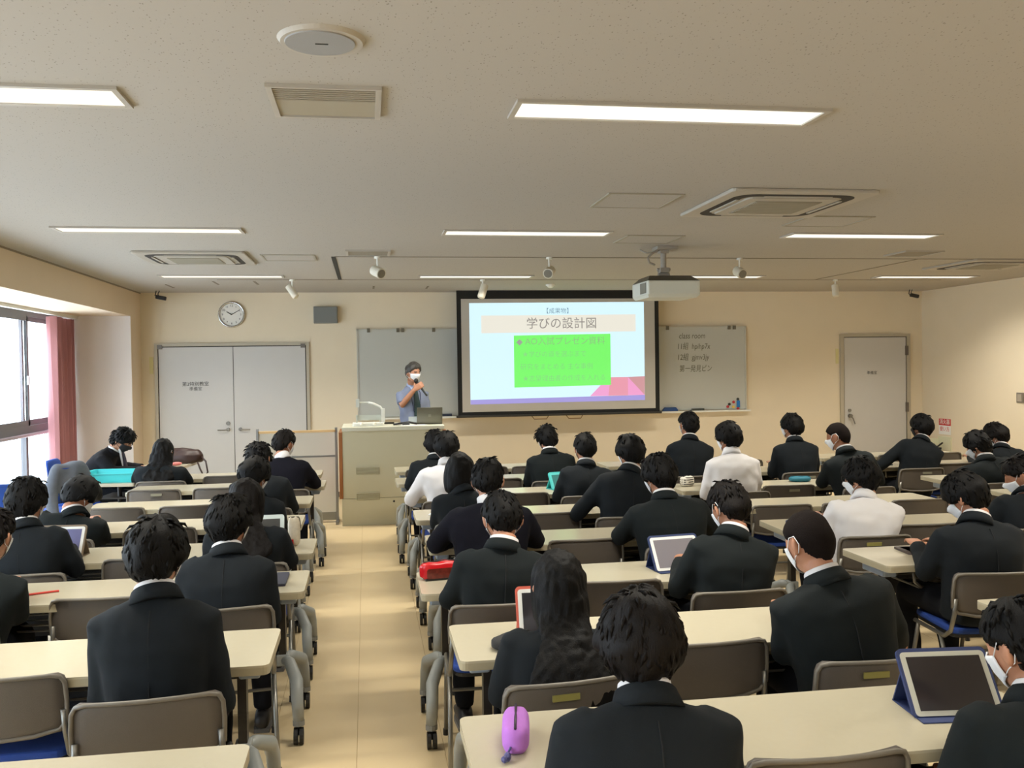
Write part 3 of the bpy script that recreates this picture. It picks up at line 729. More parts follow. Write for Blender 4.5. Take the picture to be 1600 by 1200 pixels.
ROWS = {'A': [9.62, 8.71, 7.67, 6.67, 5.71, 4.81, 3.75, 2.60], 'B': [9.66, 8.69, 7.71, 6.68, 5.66, 4.64, 3.65, 2.68],
        'C': [9.54, 8.68, 7.60, 6.60, 5.69, 4.71, 3.57], 'D': [9.66, 8.68, 7.57, 6.61]}
X0 = {'A': [-.45 - DL, -.38 - DL, -.44 - DL, -.44 - DL, -.31 - DL, -.30 - DL, -.35 - DL, -.33 - DL],
      'B': [.27, .25, .30, .315, .335, .23, .305, .25], 'C': [2.39, 2.50, 2.50, 2.50, 2.49, 2.55, 2.54], 'D': [4.78, 4.78, 4.83, 4.80]}
RZD = {('C', 4): -.03, ('D', 2): -.05, ('D', 3): -.03}
BN = {'A': 'left', 'B': 'centre', 'C': 'centre-right', 'D': 'far right'}
ORD = ['front', 'second', 'third', 'fourth', 'fifth', 'sixth', 'seventh', 'eighth']
SEATX = {'A': [.24, .78, 1.33], 'B': [.32, .90, 1.38], 'C': [.38, .90, 1.44], 'D': [.31, .85, 1.38]}
SEATN = {'A': ['window seat', 'middle seat', 'aisle seat'], 'B': ['left seat', 'middle seat', 'right seat'], 'C': ['left seat', 'middle seat', 'right seat'], 'D': ['left seat', 'middle seat', 'right seat']}
OCC = {}   # (block,row,seat) -> person

def S_(key, px, pz, label, hair='short', top='suit', **kw):
    kw.update(dir=(px, pz), label=label, hair=hair, top=top)
    OCC[key] = kw
S_(('A', 6, 2), -0.2169, -0.1900, 'student with glasses seen from behind at the nearest occupied left desk', hair='full',arms='lap',glasses=True,hrot=(-14,6,0),w=0.9,knee=.40)
S_(('A', 5, 2), -0.1441, -0.1596, 'student in navy suit seated directly ahead of the one with glasses', hair='full',arms='lap',hrot=(-22,8,0),w=0.94)
S_(('A', 2, 2), -0.1132, -0.0931, 'student with tousled hair partly hidden, third left row aisle seat', hair='spiky',hrot=(-15,15,0))
S_(('A', 3, 2), -0.1181, -0.1112, 'student with bowed head and broad white collar, fourth left row', hair='full',hrot=(-25,32,0),tan=True)
S_(('A', 4, 2), -0.1264, -0.1378, 'girl with long dark hair beside a white tablet, fifth left row', hair='long',hairlen=.26,hm=HAIRB,hrot=(-10,10,0))
S_(('A', 1, 2), -0.0873, -0.0784, 'student in dark cardigan looking right, nearest the partition board', hair='short',top='knit',hrot=(-38,22,0),tan=True,hm=HAIRB,arms='wide')
S_(('A', 0, 0), -0.2087, -0.0836, 'woman with wavy shoulder-length hair in front of the brown bag', hair='wavy',hairlen=.24,hrot=(-5,14,0),w=1.15,arms='desk',dx=-.04)
S_(('A', 4, 0), -0.3415, -0.1298, 'student at left with round black hair facing a bluish tablet', hair='full',hrot=(-16,6,0),w=0.93)
S_(('A', 3, 0), -0.2906, -0.1260, 'student with head bent low at fourth left row by the window', hair='bowl',top='suit2',hrot=(-35,48,0),tan=True)
S_(('A', 5, 0), -0.3767, -0.1640, 'student cut off by the left edge of the picture', hair='short',hrot=(-10,10,0),top='suit2',hm=HAIRB)
S_(('B', 7, 0), 0.2988, -0.3165, 'dark-haired student nearest the camera beside the lilac case', hair='bowl',hm=HAIRB,nb=.012,arms='lap',hrot=(-4,10,0),w=1.04,dx=.05,dy=.0)
S_(('B', 6, 0), 0.2063, -0.2461, 'girl with very long straight black hair beside a black pouch', hair='long',hairlen=.36,hrot=(0,14,0),w=.95,arms='lap')
S_(('B', 5, 0), 0.1445, -0.1669, 'student with short hair and wide white collar, head bowed', hair='short',top='suit2',hrot=(4,28,0),tan=False,w=0.94)
S_(('B', 4, 0), 0.1289, -0.1242, 'student in navy cardigan with elbows spread wide', hair='short',top='knit',hrot=(-8,14,0),arms='wide',w=1.12)
S_(('B', 3, 0), 0.0983, -0.1134, 'girl with chin-length black bob, fourth centre row', hair='bob',hrot=(-18,12,0),w=.9)
S_(('B', 2, 0), 0.0841, -0.0866, 'student in white shirt leaning left, third centre row by the aisle', hair='full',top='shirt',hrot=(6,6,0),tan=True,armL=((-.30,.10,.70),(-.2,.3,.745)))
S_(('B', 1, 0), 0.0724, -0.0828, 'student in dark suit half hidden behind the white-shirted one, left', hair='full',top='suit',hrot=(0,8,0))
S_(('B', 1, 2), 0.1957, -0.0805, 'student with tufted hair alone at second centre row', hair='spiky',top='suit2',hrot=(8,24,0))
S_(('B', 2, 2), 0.2382, -0.0923, 'student at right of third centre row beside a turquoise tablet', hair='short',hrot=(4,10,0),w=.95)
S_(('B', 3, 2), 0.2902, -0.0981, 'student turning slightly left, fourth centre row right seat', hair='full',hrot=(12,12,0),armL=((-.30,.10,.70),(-.2,.3,.745)),w=1.06)
S_(('B', 4, 2), 0.3233, -0.1257, 'student in green-black suit leaning on fifth centre desk, right', hair='full',top='suit2',hrot=(22,16,0),arms='wide',w=1.1)
S_(('B', 5, 2), 0.4061, -0.1650, 'student with mask loops showing beside propped white tablet', hair='short',top='suit2',hrot=(14,26,0),hm=HAIRB,w=0.95)
S_(('B', 6, 2), 0.5028, -0.2091, 'student with buzz-cut hair leaning left, seventh centre row', hair='buzz',top='suit2',hrot=(16,18,0),w=1.06,hm=BUZZ)
S_(('C', 5, 0), 0.7019, -0.1634, 'student with mask bending over a flat tablet at right', hair='full',hrot=(26,32,0),w=1.08,fine=True)
S_(('C', 4, 0), 0.5671, -0.1360, 'student in white shirt and mask glancing left, fifth centre-right row', hair='full',top='shirt',hrot=(34,14,0),w=1.05,glasses=True)
S_(('C', 2, 0), 0.4054, -0.0847, 'student in white shirt with glasses, third centre-right row', hair='bowl',top='shirt',hrot=(26,10,0),glasses=True,tan=True)
S_(('C', 1, 0), 0.3585, -0.0690, 'upright student with slim neck, second centre-right row, left', hair='short',hrot=(10,2,0))
S_(('C', 1, 2), 0.4821, -0.0742, 'student looking left, second centre-right row, right seat', hair='full',hrot=(26,2,0))
S_(('C', 2, 2), 0.5395, -0.0868, 'student with cropped hair slouching left, third centre-right row', hair='buzz',top='suit2',hrot=(38,16,0),tan=True,arms='wide',hm=BUZZ)
S_(('D', 1, 0), 0.6446, -0.0782, 'student in black mask with hand on desk near the single door', hair='full',mask='b',hrot=(20,6,0),tan=True,armL=((-.29,.10,.71),(-.35,.31,.752)),fine=True)
S_(('D', 2, 0), 0.7173, -0.1021, 'student with head bowed left at the far right, nearer one', hair='spiky',top='suit2',hrot=(28,30,0),arms='wide',w=1.08)
S_(('D', 1, 2), 0.7426, -0.0914, 'student with bushy hair behind the far right one, by the wall', hair='bowl',hrot=(30,28,0),hm=HAIRB,w=1.05,dx=-.12)
S_(('C', 4, 2), 0.7754, -0.1407, 'student in profile at right edge beside the bright blue case', hair='short',hrot=(48,26,0),hm=HAIRB,tan=True)
S_(('B', 7, 2), 0.7769, -0.3485, 'masked student cut off at the lower right corner', hair='short',top='suit2',hrot=(16,20,0),w=1.05,arms='lap')
SKIPCH = set()
TAPED = {('B',6,0),('C',4,0),('B',6,2),('B',3,0)}
TAPED2 = {('A',1,0),('A',3,1),('C',2,1),('C',3,1),('D',1,0),('C',1,2)}
CHROT = {('A',6,2):.10,('B',6,0):.12,('A',5,2):.12,('C',5,0):-.12}

CH_LAST = {'A': 6}
for bl in 'ABCD':
    for ri, yf in enumerate(ROWS[bl]):
        d = copy_tree(D0)
        d.location = (X0[bl][ri], yf - DD, 0); d.rotation_euler.z = RZD.get((bl, ri), 0)
        d['label'] = 'beige folding desk on casters, %s row of the %s block' % (ORD[ri], BN[bl]); d['category'] = 'desk'; d['group'] = 'folding training desks'
        for si in range(3):
            occ = (bl, ri, si) in OCC
            if bl == 'A' and ri == 7: continue
            if (bl, ri, si) in SKIPCH: continue
            near = yf - DD
            yb = near - (.30 if occ else -.02 + random.uniform(0, .04))
            if occ: yb += OCC[(bl, ri, si)].get('dy', 0)
            src = C1 if (bl, ri, si) in TAPED else C2 if (bl, ri, si) in TAPED2 else C0
            c = copy_tree(src)
            c.location = (X0[bl][ri] + SEATX[bl][si], yb, 0)
            c.rotation_euler.z = CHROT.get((bl, ri, si), random.uniform(-.05, .05))
            c['label'] = '%s grey-backed chair, %s, %s row of the %s block' % ('occupied' if occ else 'empty', SEATN[bl][si], ORD[ri], BN[bl])
            c['category'] = 'chair'; c['group'] = 'grey stacking chairs at the desks'
for o_ in (D0, C0, C1, C2): unlink_tree(o_)

# ================================================================= PEOPLE
def remesh(mb, voxel, smooth=4, fac=.5):
    me = mb.mesh('tmp'); o = bpy.data.objects.new('tmp', me); COL.objects.link(o)
    r = o.modifiers.new('r', 'REMESH'); r.mode = 'VOXEL'; r.voxel_size = voxel; r.use_smooth_shade = True
    if smooth:
        s_ = o.modifiers.new('s', 'SMOOTH'); s_.factor = fac; s_.iterations = smooth
    dg = bpy.context.evaluated_depsgraph_get()
    out = bpy.data.meshes.new_from_object(o.evaluated_get(dg))
    bpy.data.objects.remove(o); bpy.data.meshes.remove(me)
    return out
def fold(me, amp, freq, seed=0., ani=(1, 1, 1)):
    n = len(me.vertices)
    co_ = np.empty(n * 3); me.vertices.foreach_get('co', co_); co_ = co_.reshape(-1, 3)
    no_ = np.empty(n * 3); me.vertex_normals.foreach_get('vector', no_); no_ = no_.reshape(-1, 3)
    d = np.array([noise.noise(Vector((p[0] * freq * ani[0] + seed, p[1] * freq * ani[1] - seed, p[2] * freq * ani[2] + 2 * seed))) for p in co_])
    co_ = co_ + no_ * (d * amp)[:, None]
    me.vertices.foreach_set('co', co_.ravel()); me.update()
def setmat(me, mt):
    me.materials.clear(); me.materials.append(mt)
    for p in me.polygons: p.use_smooth = True
    return me
def g_(a, b, s): return math.exp(-((a - b) / s) ** 2)
def head_R(az, el):
    """radius of the head surface; az 0 = face, el up, in head-local units"""
    rx, ry, rz = .074, .092, .111
    d = (math.sin(az) * math.cos(el), math.cos(az) * math.cos(el), math.sin(el))
    if d[2] < 0: rz = .117
    r = 1 / math.sqrt((d[0] / rx) ** 2 + (d[1] / ry) ** 2 + (d[2] / rz) ** 2)
    f = abs(az)
    # jaw: narrower below at the sides, recessed back under the skull
    if el < 0:
        r *= 1 - .13 * g_(f, 1.5, .8) * min(1, -el / .9)
        r *= 1 - .18 * g_(f, PI, 1.1) * min(1, -el / .8)
    # nose, sockets, lips, chin
    r += .024 * g_(az, 0, .16) * g_(el, -.14, .17) + .008 * g_(az, 0, .14) * g_(el, .08, .16)
    r -= .009 * g_(f, .36, .2) * g_(el, .10, .13)
    r += .005 * g_(f, .3, .35) * g_(el, .27, .10)
    r += .006 * g_(az, 0, .22) * g_(el, -.50, .09)
    r += .009 * g_(az, 0, .30) * g_(el, -.86, .2)
    r += .004 * g_(f, .7, .3) * g_(el, -.12, .22)
    return r
def sdir(az, el):
    return Vector((math.sin(az) * math.cos(el), math.cos(az) * math.cos(el), math.sin(el)))
def star(mb, R, M, c, na=40, ne=28):
    v = []; f = []
    for i in range(1, ne):
        el = PI / 2 - PI * i / ne
        for j in range(na):
            az = -PI + 2 * PI * j / na
            v.append(c + M @ (sdir(az, el) * R(az, el)))
    v += [c + M @ (Vector((0, 0, 1)) * R(0, PI / 2)), c - M @ (Vector((0, 0, 1)) * R(0, -PI / 2))]
    T, B = len(v) - 2, len(v) - 1
    for i in range(ne - 2):
        for j in range(na):
            f.append((i * na + j, i * na + (j + 1) % na, (i + 1) * na + (j + 1) % na, (i + 1) * na + j))
    for j in range(na):
        f.append((T, (j + 1) % na, j)); f.append((B, (ne - 2) * na + j, (ne - 2) * na + (j + 1) % na))
    return mb.add(v, f)
def sst(a, b, x):
    t = max(0., min(1., (x - a) / (b - a))); return t * t * (3 - 2 * t)
def hair_R(kind, seed):
    th0 = {'short': .022, 'full': .024, 'buzz': .007, 'bob': .024, 'long': .022, 'wavy': .026, 'spiky': .024, 'bowl': .030, 'man': .024}[kind]
    def R(az, el):
        f = abs(az)
        # lower limit of the hair as elevation, by azimuth
        ks = [(0, .62), (.5, .55), (.95, .38), (1.2, .20), (1.5, .30), (1.8, .18), (2.1, -.55), (2.6, -.88), (PI, -.95)]
        if kind in ('full', 'bowl', 'spiky'): ks = [(0, .40), (.5, .34), (.9, .10), (1.2, -.25), (1.5, -.12), (1.75, -.34), (2.1, -.84), (2.6, -1.02), (PI, -1.08)]
        if kind in ('bob', 'long', 'wavy'): ks = [(0, .40), (.5, .28), (.8, -.1), (1.1, -.7), (1.5, -1.1), (1.75, -1.1), (2.1, -1.1), (2.6, -1.1), (PI, -1.1)]
        if kind == 'buzz': ks = [(0, .62), (.5, .58), (.95, .42), (1.2, .25), (1.5, .36), (1.8, .22), (2.1, -.45), (2.6, -.80), (PI, -.88)]
        if kind == 'man': ks = [(0, .66), (.5, .60), (.95, .40), (1.2, .05), (1.5, .10), (1.75, -.10), (2.1, -.62), (2.6, -.82), (PI, -.86)]
        for (a0, e0), (a1, e1) in zip(ks, ks[1:]):
            if a0 <= f <= a1:
                lim = e0 + (e1 - e0) * (f - a0) / (a1 - a0); break
        d = sdir(az, el)
        nz = noise.noise(d * 2.2 + Vector((seed, 0, 0)))
        n2 = noise.noise(Vector((math.sin(az) * 5 , math.cos(az) * 5, seed * 3.1 + el * 1.2)))
        lim += .10 * n2
        s = sst(lim - .07, lim + .10, el)
        th = th0 * (.8 + .35 * nz + .25 * n2 * (kind != 'buzz'))
        th *= 1 + .25 * sst(.3, 1.2, el)
        if kind in ('full', 'bowl'): th += .007 * g_(el, .15, .35) * sst(1.0, 1.5, f); th *= 1 - .35 * sst(-.3, -1., el)
        if kind in ('short', 'man'): th *= 1 - .55 * sst(-.15, -.75, el)
        return head_base(az, el) + (th + .003) * s - .016 * (1 - s)
    return R
def head_base(az, el):
    rx, ry, rz = .0745, .0925, .111
    d = sdir(az, el)
    r = 1 / math.sqrt((d[0] / rx) ** 2 + (d[1] / ry) ** 2 + (d[2] / rz) ** 2)
    f = abs(az)
    if el > 0: r *= 1 + .035 * g_(el, .75, .4)
    if el < 0:
        r *= 1 - .13 * g_(f, 1.5, .8) * min(1, -el / .9)
        r *= 1 - .10 * g_(f, PI, 1.1) * min(1, -el / .8)
    return r
def hand(mb, w, d, n, side, curl=.5, s=1.):
    """w wrist, d finger direction, n palm normal (towards what it holds), side = direction of the thumb"""
    d = d.normalized(); n = (n - d * n.dot(d)).normalized(); t = side - d * side.dot(d) - n * side.dot(n); t.normalize()
    rs = []
    for k_, hw, hh in ((0, .024, .018), (.03, .034, .016), (.065, .040, .014), (.09, .038, .012)):
        c = w + d * (k_ * s)
        rs.append([c + t * math.cos(a) * hw * s + n * math.sin(a) * hh * s for a in [2 * PI * j / 12 for j in range(12)]])
    mb.rings(rs)
    for i, L in enumerate((.072, .080, .075, .060)):
        b_ = w + d * (.085 * s) + t * ((.028 - .0185 * i) * s)
        pts = [b_ - d * .02 * s, b_]
        a = curl * .5; p = b_
        for q in (.45, .32, .23):
            p = p + (d * math.cos(a) + n * math.sin(a)) * (L * q * s); pts.append(p); a += curl
        mb.tube(pts, [.0095 * s, .0095 * s, .009 * s, .008 * s, .0065 * s], 8)
    b_ = w + d * .025 * s + t * .028 * s
    mb.tube([w + d * .01 * s + t * .01 * s, b_, b_ + (t * .8 + d * .5 + n * .3 * curl).normalized() * .035 * s, b_ + (t * .6 + d * .7 + n * (.3 + .8 * curl)).normalized() * .062 * s], [.014 * s, .013 * s, .011 * s, .008 * s], 8)

def bez(p0, p1, p2, t):
    return p0 * ((1 - t) ** 2) + p1 * (2 * t * (1 - t)) + p2 * (t * t)
def sring(c, X, Y, hw, hd, n=24, e=2.4):
    o = []
    for j in range(n):
        a = 2 * PI * j / n
        ca, sa = math.cos(a), math.sin(a)
        o.append(c + X * hw * math.copysign(abs(ca) ** (2 / e), ca) + Y * hd * math.copysign(abs(sa) ** (2 / e), sa))
    return o
TOPM = {'suit': SUIT, 'suit2': SUIT2, 'suit3': SUIT3, 'knit': KNIT, 'shirt': SHIRTW}
def person(P):
    """seated figure; local frame: origin on floor below the pelvis, faces +y"""
    root = empty('person', P['loc'], P.get('rz', 0))
    tag(root, P['label'], 'person', P.get('group', 'students seated at the desks'))
    q = P.get('q', 1.)      # detail: 1 near, smaller further
    vox = .0085 if q >= 1 else .011
    H = Vector(P['head'])
    hy, hp, hr = [math.radians(a) for a in P.get('hrot', (0, 0, 0))]
    M = Matrix.Rotation(hy, 3, 'Z') @ Matrix.Rotation(-hp, 3, 'X') @ Matrix.Rotation(hr, 3, 'Y')
    pel = Vector((0, 0, .47))
    lean = max(0, hp)
    NB = Vector((H.x * .8, H.y - .050 - .05 * lean, H.z - .125 + P.get('nb', 0) + .035 * lean))
    ctl = (pel + NB) * .5 + Vector((0, -.055 - .09 * max(0, NB.y - .05), .03))
    W_ = P.get('w', 1.)
    prof = [(0, .180, .125), (.15, .172, .125), (.32, .170, .118), (.5, .182, .118), (.66, .197, .118), (.78, .206, .108), (.865, .203, .092), (.915, .175, .082), (.955, .125, .075), (.985, .085, .068), (1.0, .066, .062)]
    def spine(t): return bez(pel, ctl, NB, t)
    def frame(t):
        T = (spine(min(1, t + .02)) - spine(max(0, t - .02))).normalized()
        X = Vector((1, 0, 0)); X = (X - T * X.dot(T)).normalized(); Y = T.cross(X)
        return X, Y
    def torso(mb, g=0., t0=0.):
        rs = []
        for t, hw, hd in prof:
            if t < t0: continue
            X, Y = frame(t); rs.append(sring(spine(t), X, Y, hw * W_ + g, hd * W_ + g))
        mb.rings(rs)
    # arms
    arms = []
    for sg in (-1, 1):
        key = 'armL' if sg < 0 else 'armR'
        pose = P.get(key, P.get('arms', 'desk'))
        X, Y = frame(.85)
        S = spine(.835) + X * sg * .152 * W_
        if pose == 'desk': Ee, Hh = Vector((sg * .212 * W_, max(.075, min(.12, S.y + .04)), .685)), Vector((sg * .09, .36, .755))
        elif pose == 'lap': Ee, Hh = Vector((sg * .205 * W_, S.y + .02, .62)), Vector((sg * .09, .20, .60))
        elif pose == 'wide': Ee, Hh = Vector((sg * .262 * W_, max(.12, S.y + .07), .735)), Vector((sg * .08, .36, .745))
        elif pose == 'in': Ee, Hh = Vector((sg * .21 * W_, max(.10, S.y + .10), .74)), Vector((sg * .06, .34, .75))
        else: Ee, Hh = Vector(pose[0]), Vector(pose[1])
        arms.append((sg, S, Ee, Hh))
    # body: head, neck, inner torso, arms and hands as one surface
    b_ = MB()
    star(b_, head_R, M, H, 44 if q >= 1 else 32, 30 if q >= 1 else 22)
    nk = H + M @ Vector((0, -.018, -.075))
    b_.tube([NB - Vector((0, .0, .05)), NB + Vector((0, .0, .01)), (NB + nk) * .5, nk], [.060, .056, .053, .054], 16)
    for sg in (-1, 1):
        Er = M @ Matrix.Rotation(sg * .35, 3, 'Z')
        b_.ell(H + M @ Vector((sg * .082, -.012, -.008)), (.010, .020, .033), 10, 8, Er)
        b_.ell(H + M @ Vector((sg * .089, -.020, .004)), (.008, .014, .026), 8, 6, Er)
    torso(b_, -.022)
    for sg, S, Ee, Hh in arms:
        b_.tube([S, (S + Ee) * .5, Ee, (Ee + Hh) * .5, Hh], [.042, .038, .034, .028, .024], 10)
        d = (Hh - Ee).normalized()
        hd_ = (d + Vector((0, .5, -.05))).normalized()
        hand(b_, Hh, hd_, Vector((0, 0, -1)), Vector((-sg, 0, 0)), .35)
    me = setmat(remesh(b_, vox if not P.get('fine') else .006, 3), SKIN2 if P.get('tan') else SKIN)
    body = obj('body', me, None, root)
    # jacket or shirt
    j_ = MB()
    torso(j_)
    for sg, S, Ee, Hh in arms:
        wr = Hh - (Hh - Ee).normalized() * .02
        bulk = 1.06 if P['top'] in ('shirt', 'knit') else 1.0
        j_.tube([S - Vector((sg * .03, 0, -.005)), S + Vector((sg * .012, .0, -.01)), S.lerp(Ee, .3), S.lerp(Ee, .7), Ee, Ee.lerp(wr, .5), wr],
                [v * bulk for v in (.062, .066, .063, .056, .052, .045, .038)], 14)
    me = remesh(j_, .0125 if q >= 1 else .016, 3)
    sd = P['seed']
    am = .012 if P['top'] == 'shirt' else .007
    fold(me, am, 7, sd, (1, 1, 1.6)); fold(me, am * .4, 18, sd)
    setmat(me, TOPM[P['top']])
    jk = obj({'shirt': 'shirt', 'knit': 'cardigan'}.get(P['top'], 'jacket'), me, None, root)
    # collars
    nd = (nk - NB).normalized()
    X = Vector((1, 0, 0)); X = (X - nd * X.dot(nd)).normalized(); Y = nd.cross(X)
    base = NB + nd * .002
    def band(name, prof_, mt, par, gap=0.):
        mb = MB(); n = 28; rs = []
        for (h, r) in prof_:
            ring = []
            for j in range(n):
                a = 2 * PI * j / n
                dip = -.018 * max(0, math.sin(a)) - .0 
                ring.append(base + nd * (h + dip * (h > 0)) + X * math.cos(a) * r * 1.0 + Y * math.sin(a) * r * .96)
            rs.append(ring)
        mb.rings(rs, close=True)
        return obj(name, mb, mt, par, smooth=True)
    if P['top'] in ('suit', 'suit2', 'suit3', 'knit'):
        band('shirt_collar', [(-.03, .066), (.034, .0645), (.037, .062), (.034, .0595), (-.03, .060)], SHIRTW, jk)
        if P['top'] != 'knit':
            band('jacket_collar', [(-.035, .092), (.0, .080), (.016, .0745), (.020, .071), (.014, .068), (-.035, .068)], TOPM[P['top']], jk)
    else:
        band('shirt_collar', [(-.02, .082), (.014, .071), (.034, .066), (.037, .063), (.034, .060), (-.03, .061)], SHIRTW, jk)
    # centre back seam
    if P['top'].startswith('suit'):
        pts = []
        for t in (.05, .2, .35, .5, .65, .8, .9):
            Xf, Yf = frame(t)
            hd = np.interp(t, [p[0] for p in prof], [p[2] for p in prof])
            pts.append(spine(t) - Yf * (hd * W_ + .0005))
        mb = MB().tube(pts, .0022, 5)
        obj('back_seam', mb, mat('seam_dark', (16, 19, 22), .9), jk)
    # trousers
    if P.get('legs', True):
        t_ = MB()
        t_.ell((0, .0, .49), (.165, .13, .085), 20, 12)
        kn = P.get('knee', .42)
        for sg in (-1, 1):
            t_.tube([(sg * .085, 0, .50), (sg * .10, kn * .5, .515), (sg * .11, kn, .505), (sg * .11, kn + .015, .40), (sg * .11, kn - .02, .25), (sg * .11, kn - .04, .09)], [.085, .080, .064, .060, .056, .048], 14)
        me = setmat(remesh(t_, .018, 3), PANTS)
        fold(me, .006, 9, sd)
        tr = obj('trousers', me, None, root)
        for sg in (-1, 1):
            x_ = sg * .11; y_ = kn - .04
            sh = MB().rings([sring(Vector((x_, y_ + yy, .045 + zz)), Vector((1, 0, 0)), Vector((0, 0, 1)), w_, h_, 12, 2.2) for yy, zz, w_, h_ in ((-.075, 0, .02, .02), (-.06, .005, .034, .036), (0, .012, .038, .048), (.08, 0, .045, .034), (.15, -.008, .042, .026), (.185, -.012, .02, .016))])
            so = obj('shoe', sh, SHOE, root, smooth=True)
            obj('sole', MB().prism([(x_ - .036, y_ - .07), (x_ + .036, y_ - .07), (x_ + .046, y_ + .08), (x_ + .03, y_ + .18), (x_ - .03, y_ + .18), (x_ - .046, y_ + .08)], 0, .02), SHOEG, so)
    # hair
    kind = P['hair']; hm = P.get('hm', HAIR)
    hR = hair_R(kind, sd)
    h_ = MB(); star(h_, hR, M, H, 56 if q >= 1 else 40, 40 if q >= 1 else 28)
    rnd = random.Random(int(sd * 100))
    if kind in ('bob', 'long', 'wavy'):
        if kind == 'bob': lv = [(.03, .100, .108, 0), (-.03, .104, .108, 0), (-.08, .102, .104, 0), (-.125, .094, .094, 0), (-.145, .070, .075, 0)]
        else: lv = [(.05, .096, .108, 0), (-.03, .097, .104, 0), (-.10, .094, .088, -.012), (-.14, .08, .07, -.02)]
        rs = []
        for z_, rx_, ry_, yo in lv:
            ring = []
            for j in range(40):
                a = 2 * PI * j / 40
                dx, dy = math.sin(a), math.cos(a)
                cut = sst(.35, .75, dy)
                k_ = (1 - cut) + .45 * cut
                nn = 1 + .05 * noise.noise(Vector((a * 4, z_ * 3, sd)))
                ring.append(H + M @ Vector((dx * rx_ * k_ * nn, dy * ry_ * k_ * nn + yo, z_)))
            rs.append(ring)
        h_.rings(rs)
        if kind in ('long', 'wavy'):
            L = P.get('hairlen', .42)
            rs = []
            hb = H + M @ Vector((0, -.045, -.02))
            for i in range(9):
                t = i / 8
                z_ = hb.z - L * t
                # follow the back of the torso
                tt = max(0, min(1, (z_ - pel.z) / (NB.z - pel.z)))
                Xf, Yf = frame(tt)
                hd = np.interp(tt, [p[0] for p in prof], [p[2] for p in prof])
                bk = (spine(tt) - Yf * (hd + .022))
                w1 = sst(H.z - .04, H.z - .13, z_)
                yb_ = hb.y * (1 - w1) + bk.y * w1
                xb_ = hb.x * (1 - w1) + bk.x * w1
                hw = ((.104 if kind == 'wavy' else .090) + (.055 if kind == 'wavy' else .065) * sst(.25, .8, t)) * (1 - .30 * sst(.85, 1, t))
                hd_ = .075 * (1 - w1) + .034 * w1
                ring = []
                for j in range(32):
                    a = 2 * PI * j / 32
                    nn = 1 + (.14 if kind == 'wavy' else .06) * noise.noise(Vector((a * 3, z_ * 9, sd)))
                    ring.append(Vector((xb_ + math.cos(a) * hw * nn, yb_ + math.sin(a) * hd_ * nn, z_)))
                rs.append(ring)
            h_.rings(rs)
        me = remesh(h_, .008 if q >= 1 else .011, 14)
        fold(me, .005 if kind != 'wavy' else .012, 26, sd, (1, 1, .18)); fold(me, .006, 75, sd, (1, 1, .06))
    else:
        me = h_.mesh('hair')
        fold(me, .0025, 30, sd, (1, 1, .4))
    if kind not in ('buzz', 'long', 'bob', 'wavy'):
        # locks that break the outline
        mb = MB()
        nl = {'bob': 60, 'long': 60, 'wavy': 80}.get(kind, 190 if q >= 1 else 90)
        for i in range(nl):
            az = rnd.uniform(-PI, PI) if rnd.random() < .35 else math.copysign(rnd.uniform(1.2, PI), rnd.random() - .5)
            el = rnd.uniform(-.75, 1.45)
            rad = hR(az, el)
            if rad < head_base(az, el) + .006: continue
            p0 = sdir(az, el) * (rad - .006)
            # flow: away from the crown, downwards
            tgt = sdir(az + rnd.uniform(-.25, .25), el - .55) * (hR(az, max(-1.2, el - .40)) + .004)
            dr = (tgt - p0)
            if kind == 'spiky' or (el > 1.0 and rnd.random() < .4): dr = dr * .7 + sdir(az, el) * .02
            dr = dr.normalized() * rnd.uniform(.030, .055)
            outw = sdir(az, el)
            sd_ = dr.cross(outw).normalized() * rnd.uniform(.006, .011)
            th_ = outw * .005
            p1 = p0 + dr * .5 + outw * .006; p2 = p0 + dr + outw * rnd.uniform(-.004, .004)
            c_ = [H + M @ v for v in (p0 - sd_, p0 + th_, p0 + sd_, p0 - th_, p1 - sd_ * .8, p1 + th_, p1 + sd_ * .8, p1 - th_, p2)]
            mb.add(c_, [(0, 1, 5, 4), (1, 2, 6, 5), (2, 3, 7, 6), (3, 0, 4, 7), (4, 5, 8), (5, 6, 8), (6, 7, 8), (7, 4, 8)])
        lo = mb.mesh('locks')
        hh = MB()
        hh.v = [tuple(v.co) for v in me.vertices] ; hh.f = [tuple(p.vertices) for p in me.polygons]
        hh.add([tuple(v.co) for v in lo.vertices], [tuple(p.vertices) for p in lo.polygons])
        me = hh.mesh('hair')
    setmat(me, hm)
    obj('hair', me, None, root)
    # mask
    mk = P.get('mask', 'w')
    if mk:
        mm = MASKW if mk == 'w' else MASKB
        v = []; f = []; nu, nv = 13, 9
        for layer in (0, 1):
            for i in range(nv):
                for j in range(nu):
                    u = -1 + 2 * j / (nu - 1); w_ = i / (nv - 1)
                    az = u * 1.12; el = (.02 if abs(u) < .3 else .0) - w_ * (.98 - .28 * abs(u)) - .05 * abs(u)
                    r = max(head_R(az, el), head_base(az, el)) + .006 - layer * .002 + .010 * g_(u, 0, .35) * g_(w_, .45, .4)
                    v.append(H + M @ (sdir(az, el) * r))
        nn = nu * nv
        for i in range(nv - 1):
            for j in range(nu - 1):
                a = i * nu + j
                f.append((a, a + 1, a + nu + 1, a + nu)); f.append((nn + a, nn + a + nu, nn + a + nu + 1, nn + a + 1))
        ed = [j for j in range(nu)] + [i * nu + nu - 1 for i in range(1, nv)] + [(nv - 1) * nu + j for j in range(nu - 2, -1, -1)] + [i * nu for i in range(nv - 2, 0, -1)]
        for k_ in range(len(ed)):
            a, c_ = ed[k_], ed[(k_ + 1) % len(ed)]
            f.append((a, nn + a, nn + c_, c_))
        mo = obj('face_mask', MB().add(v, f), mm, root, smooth=True)
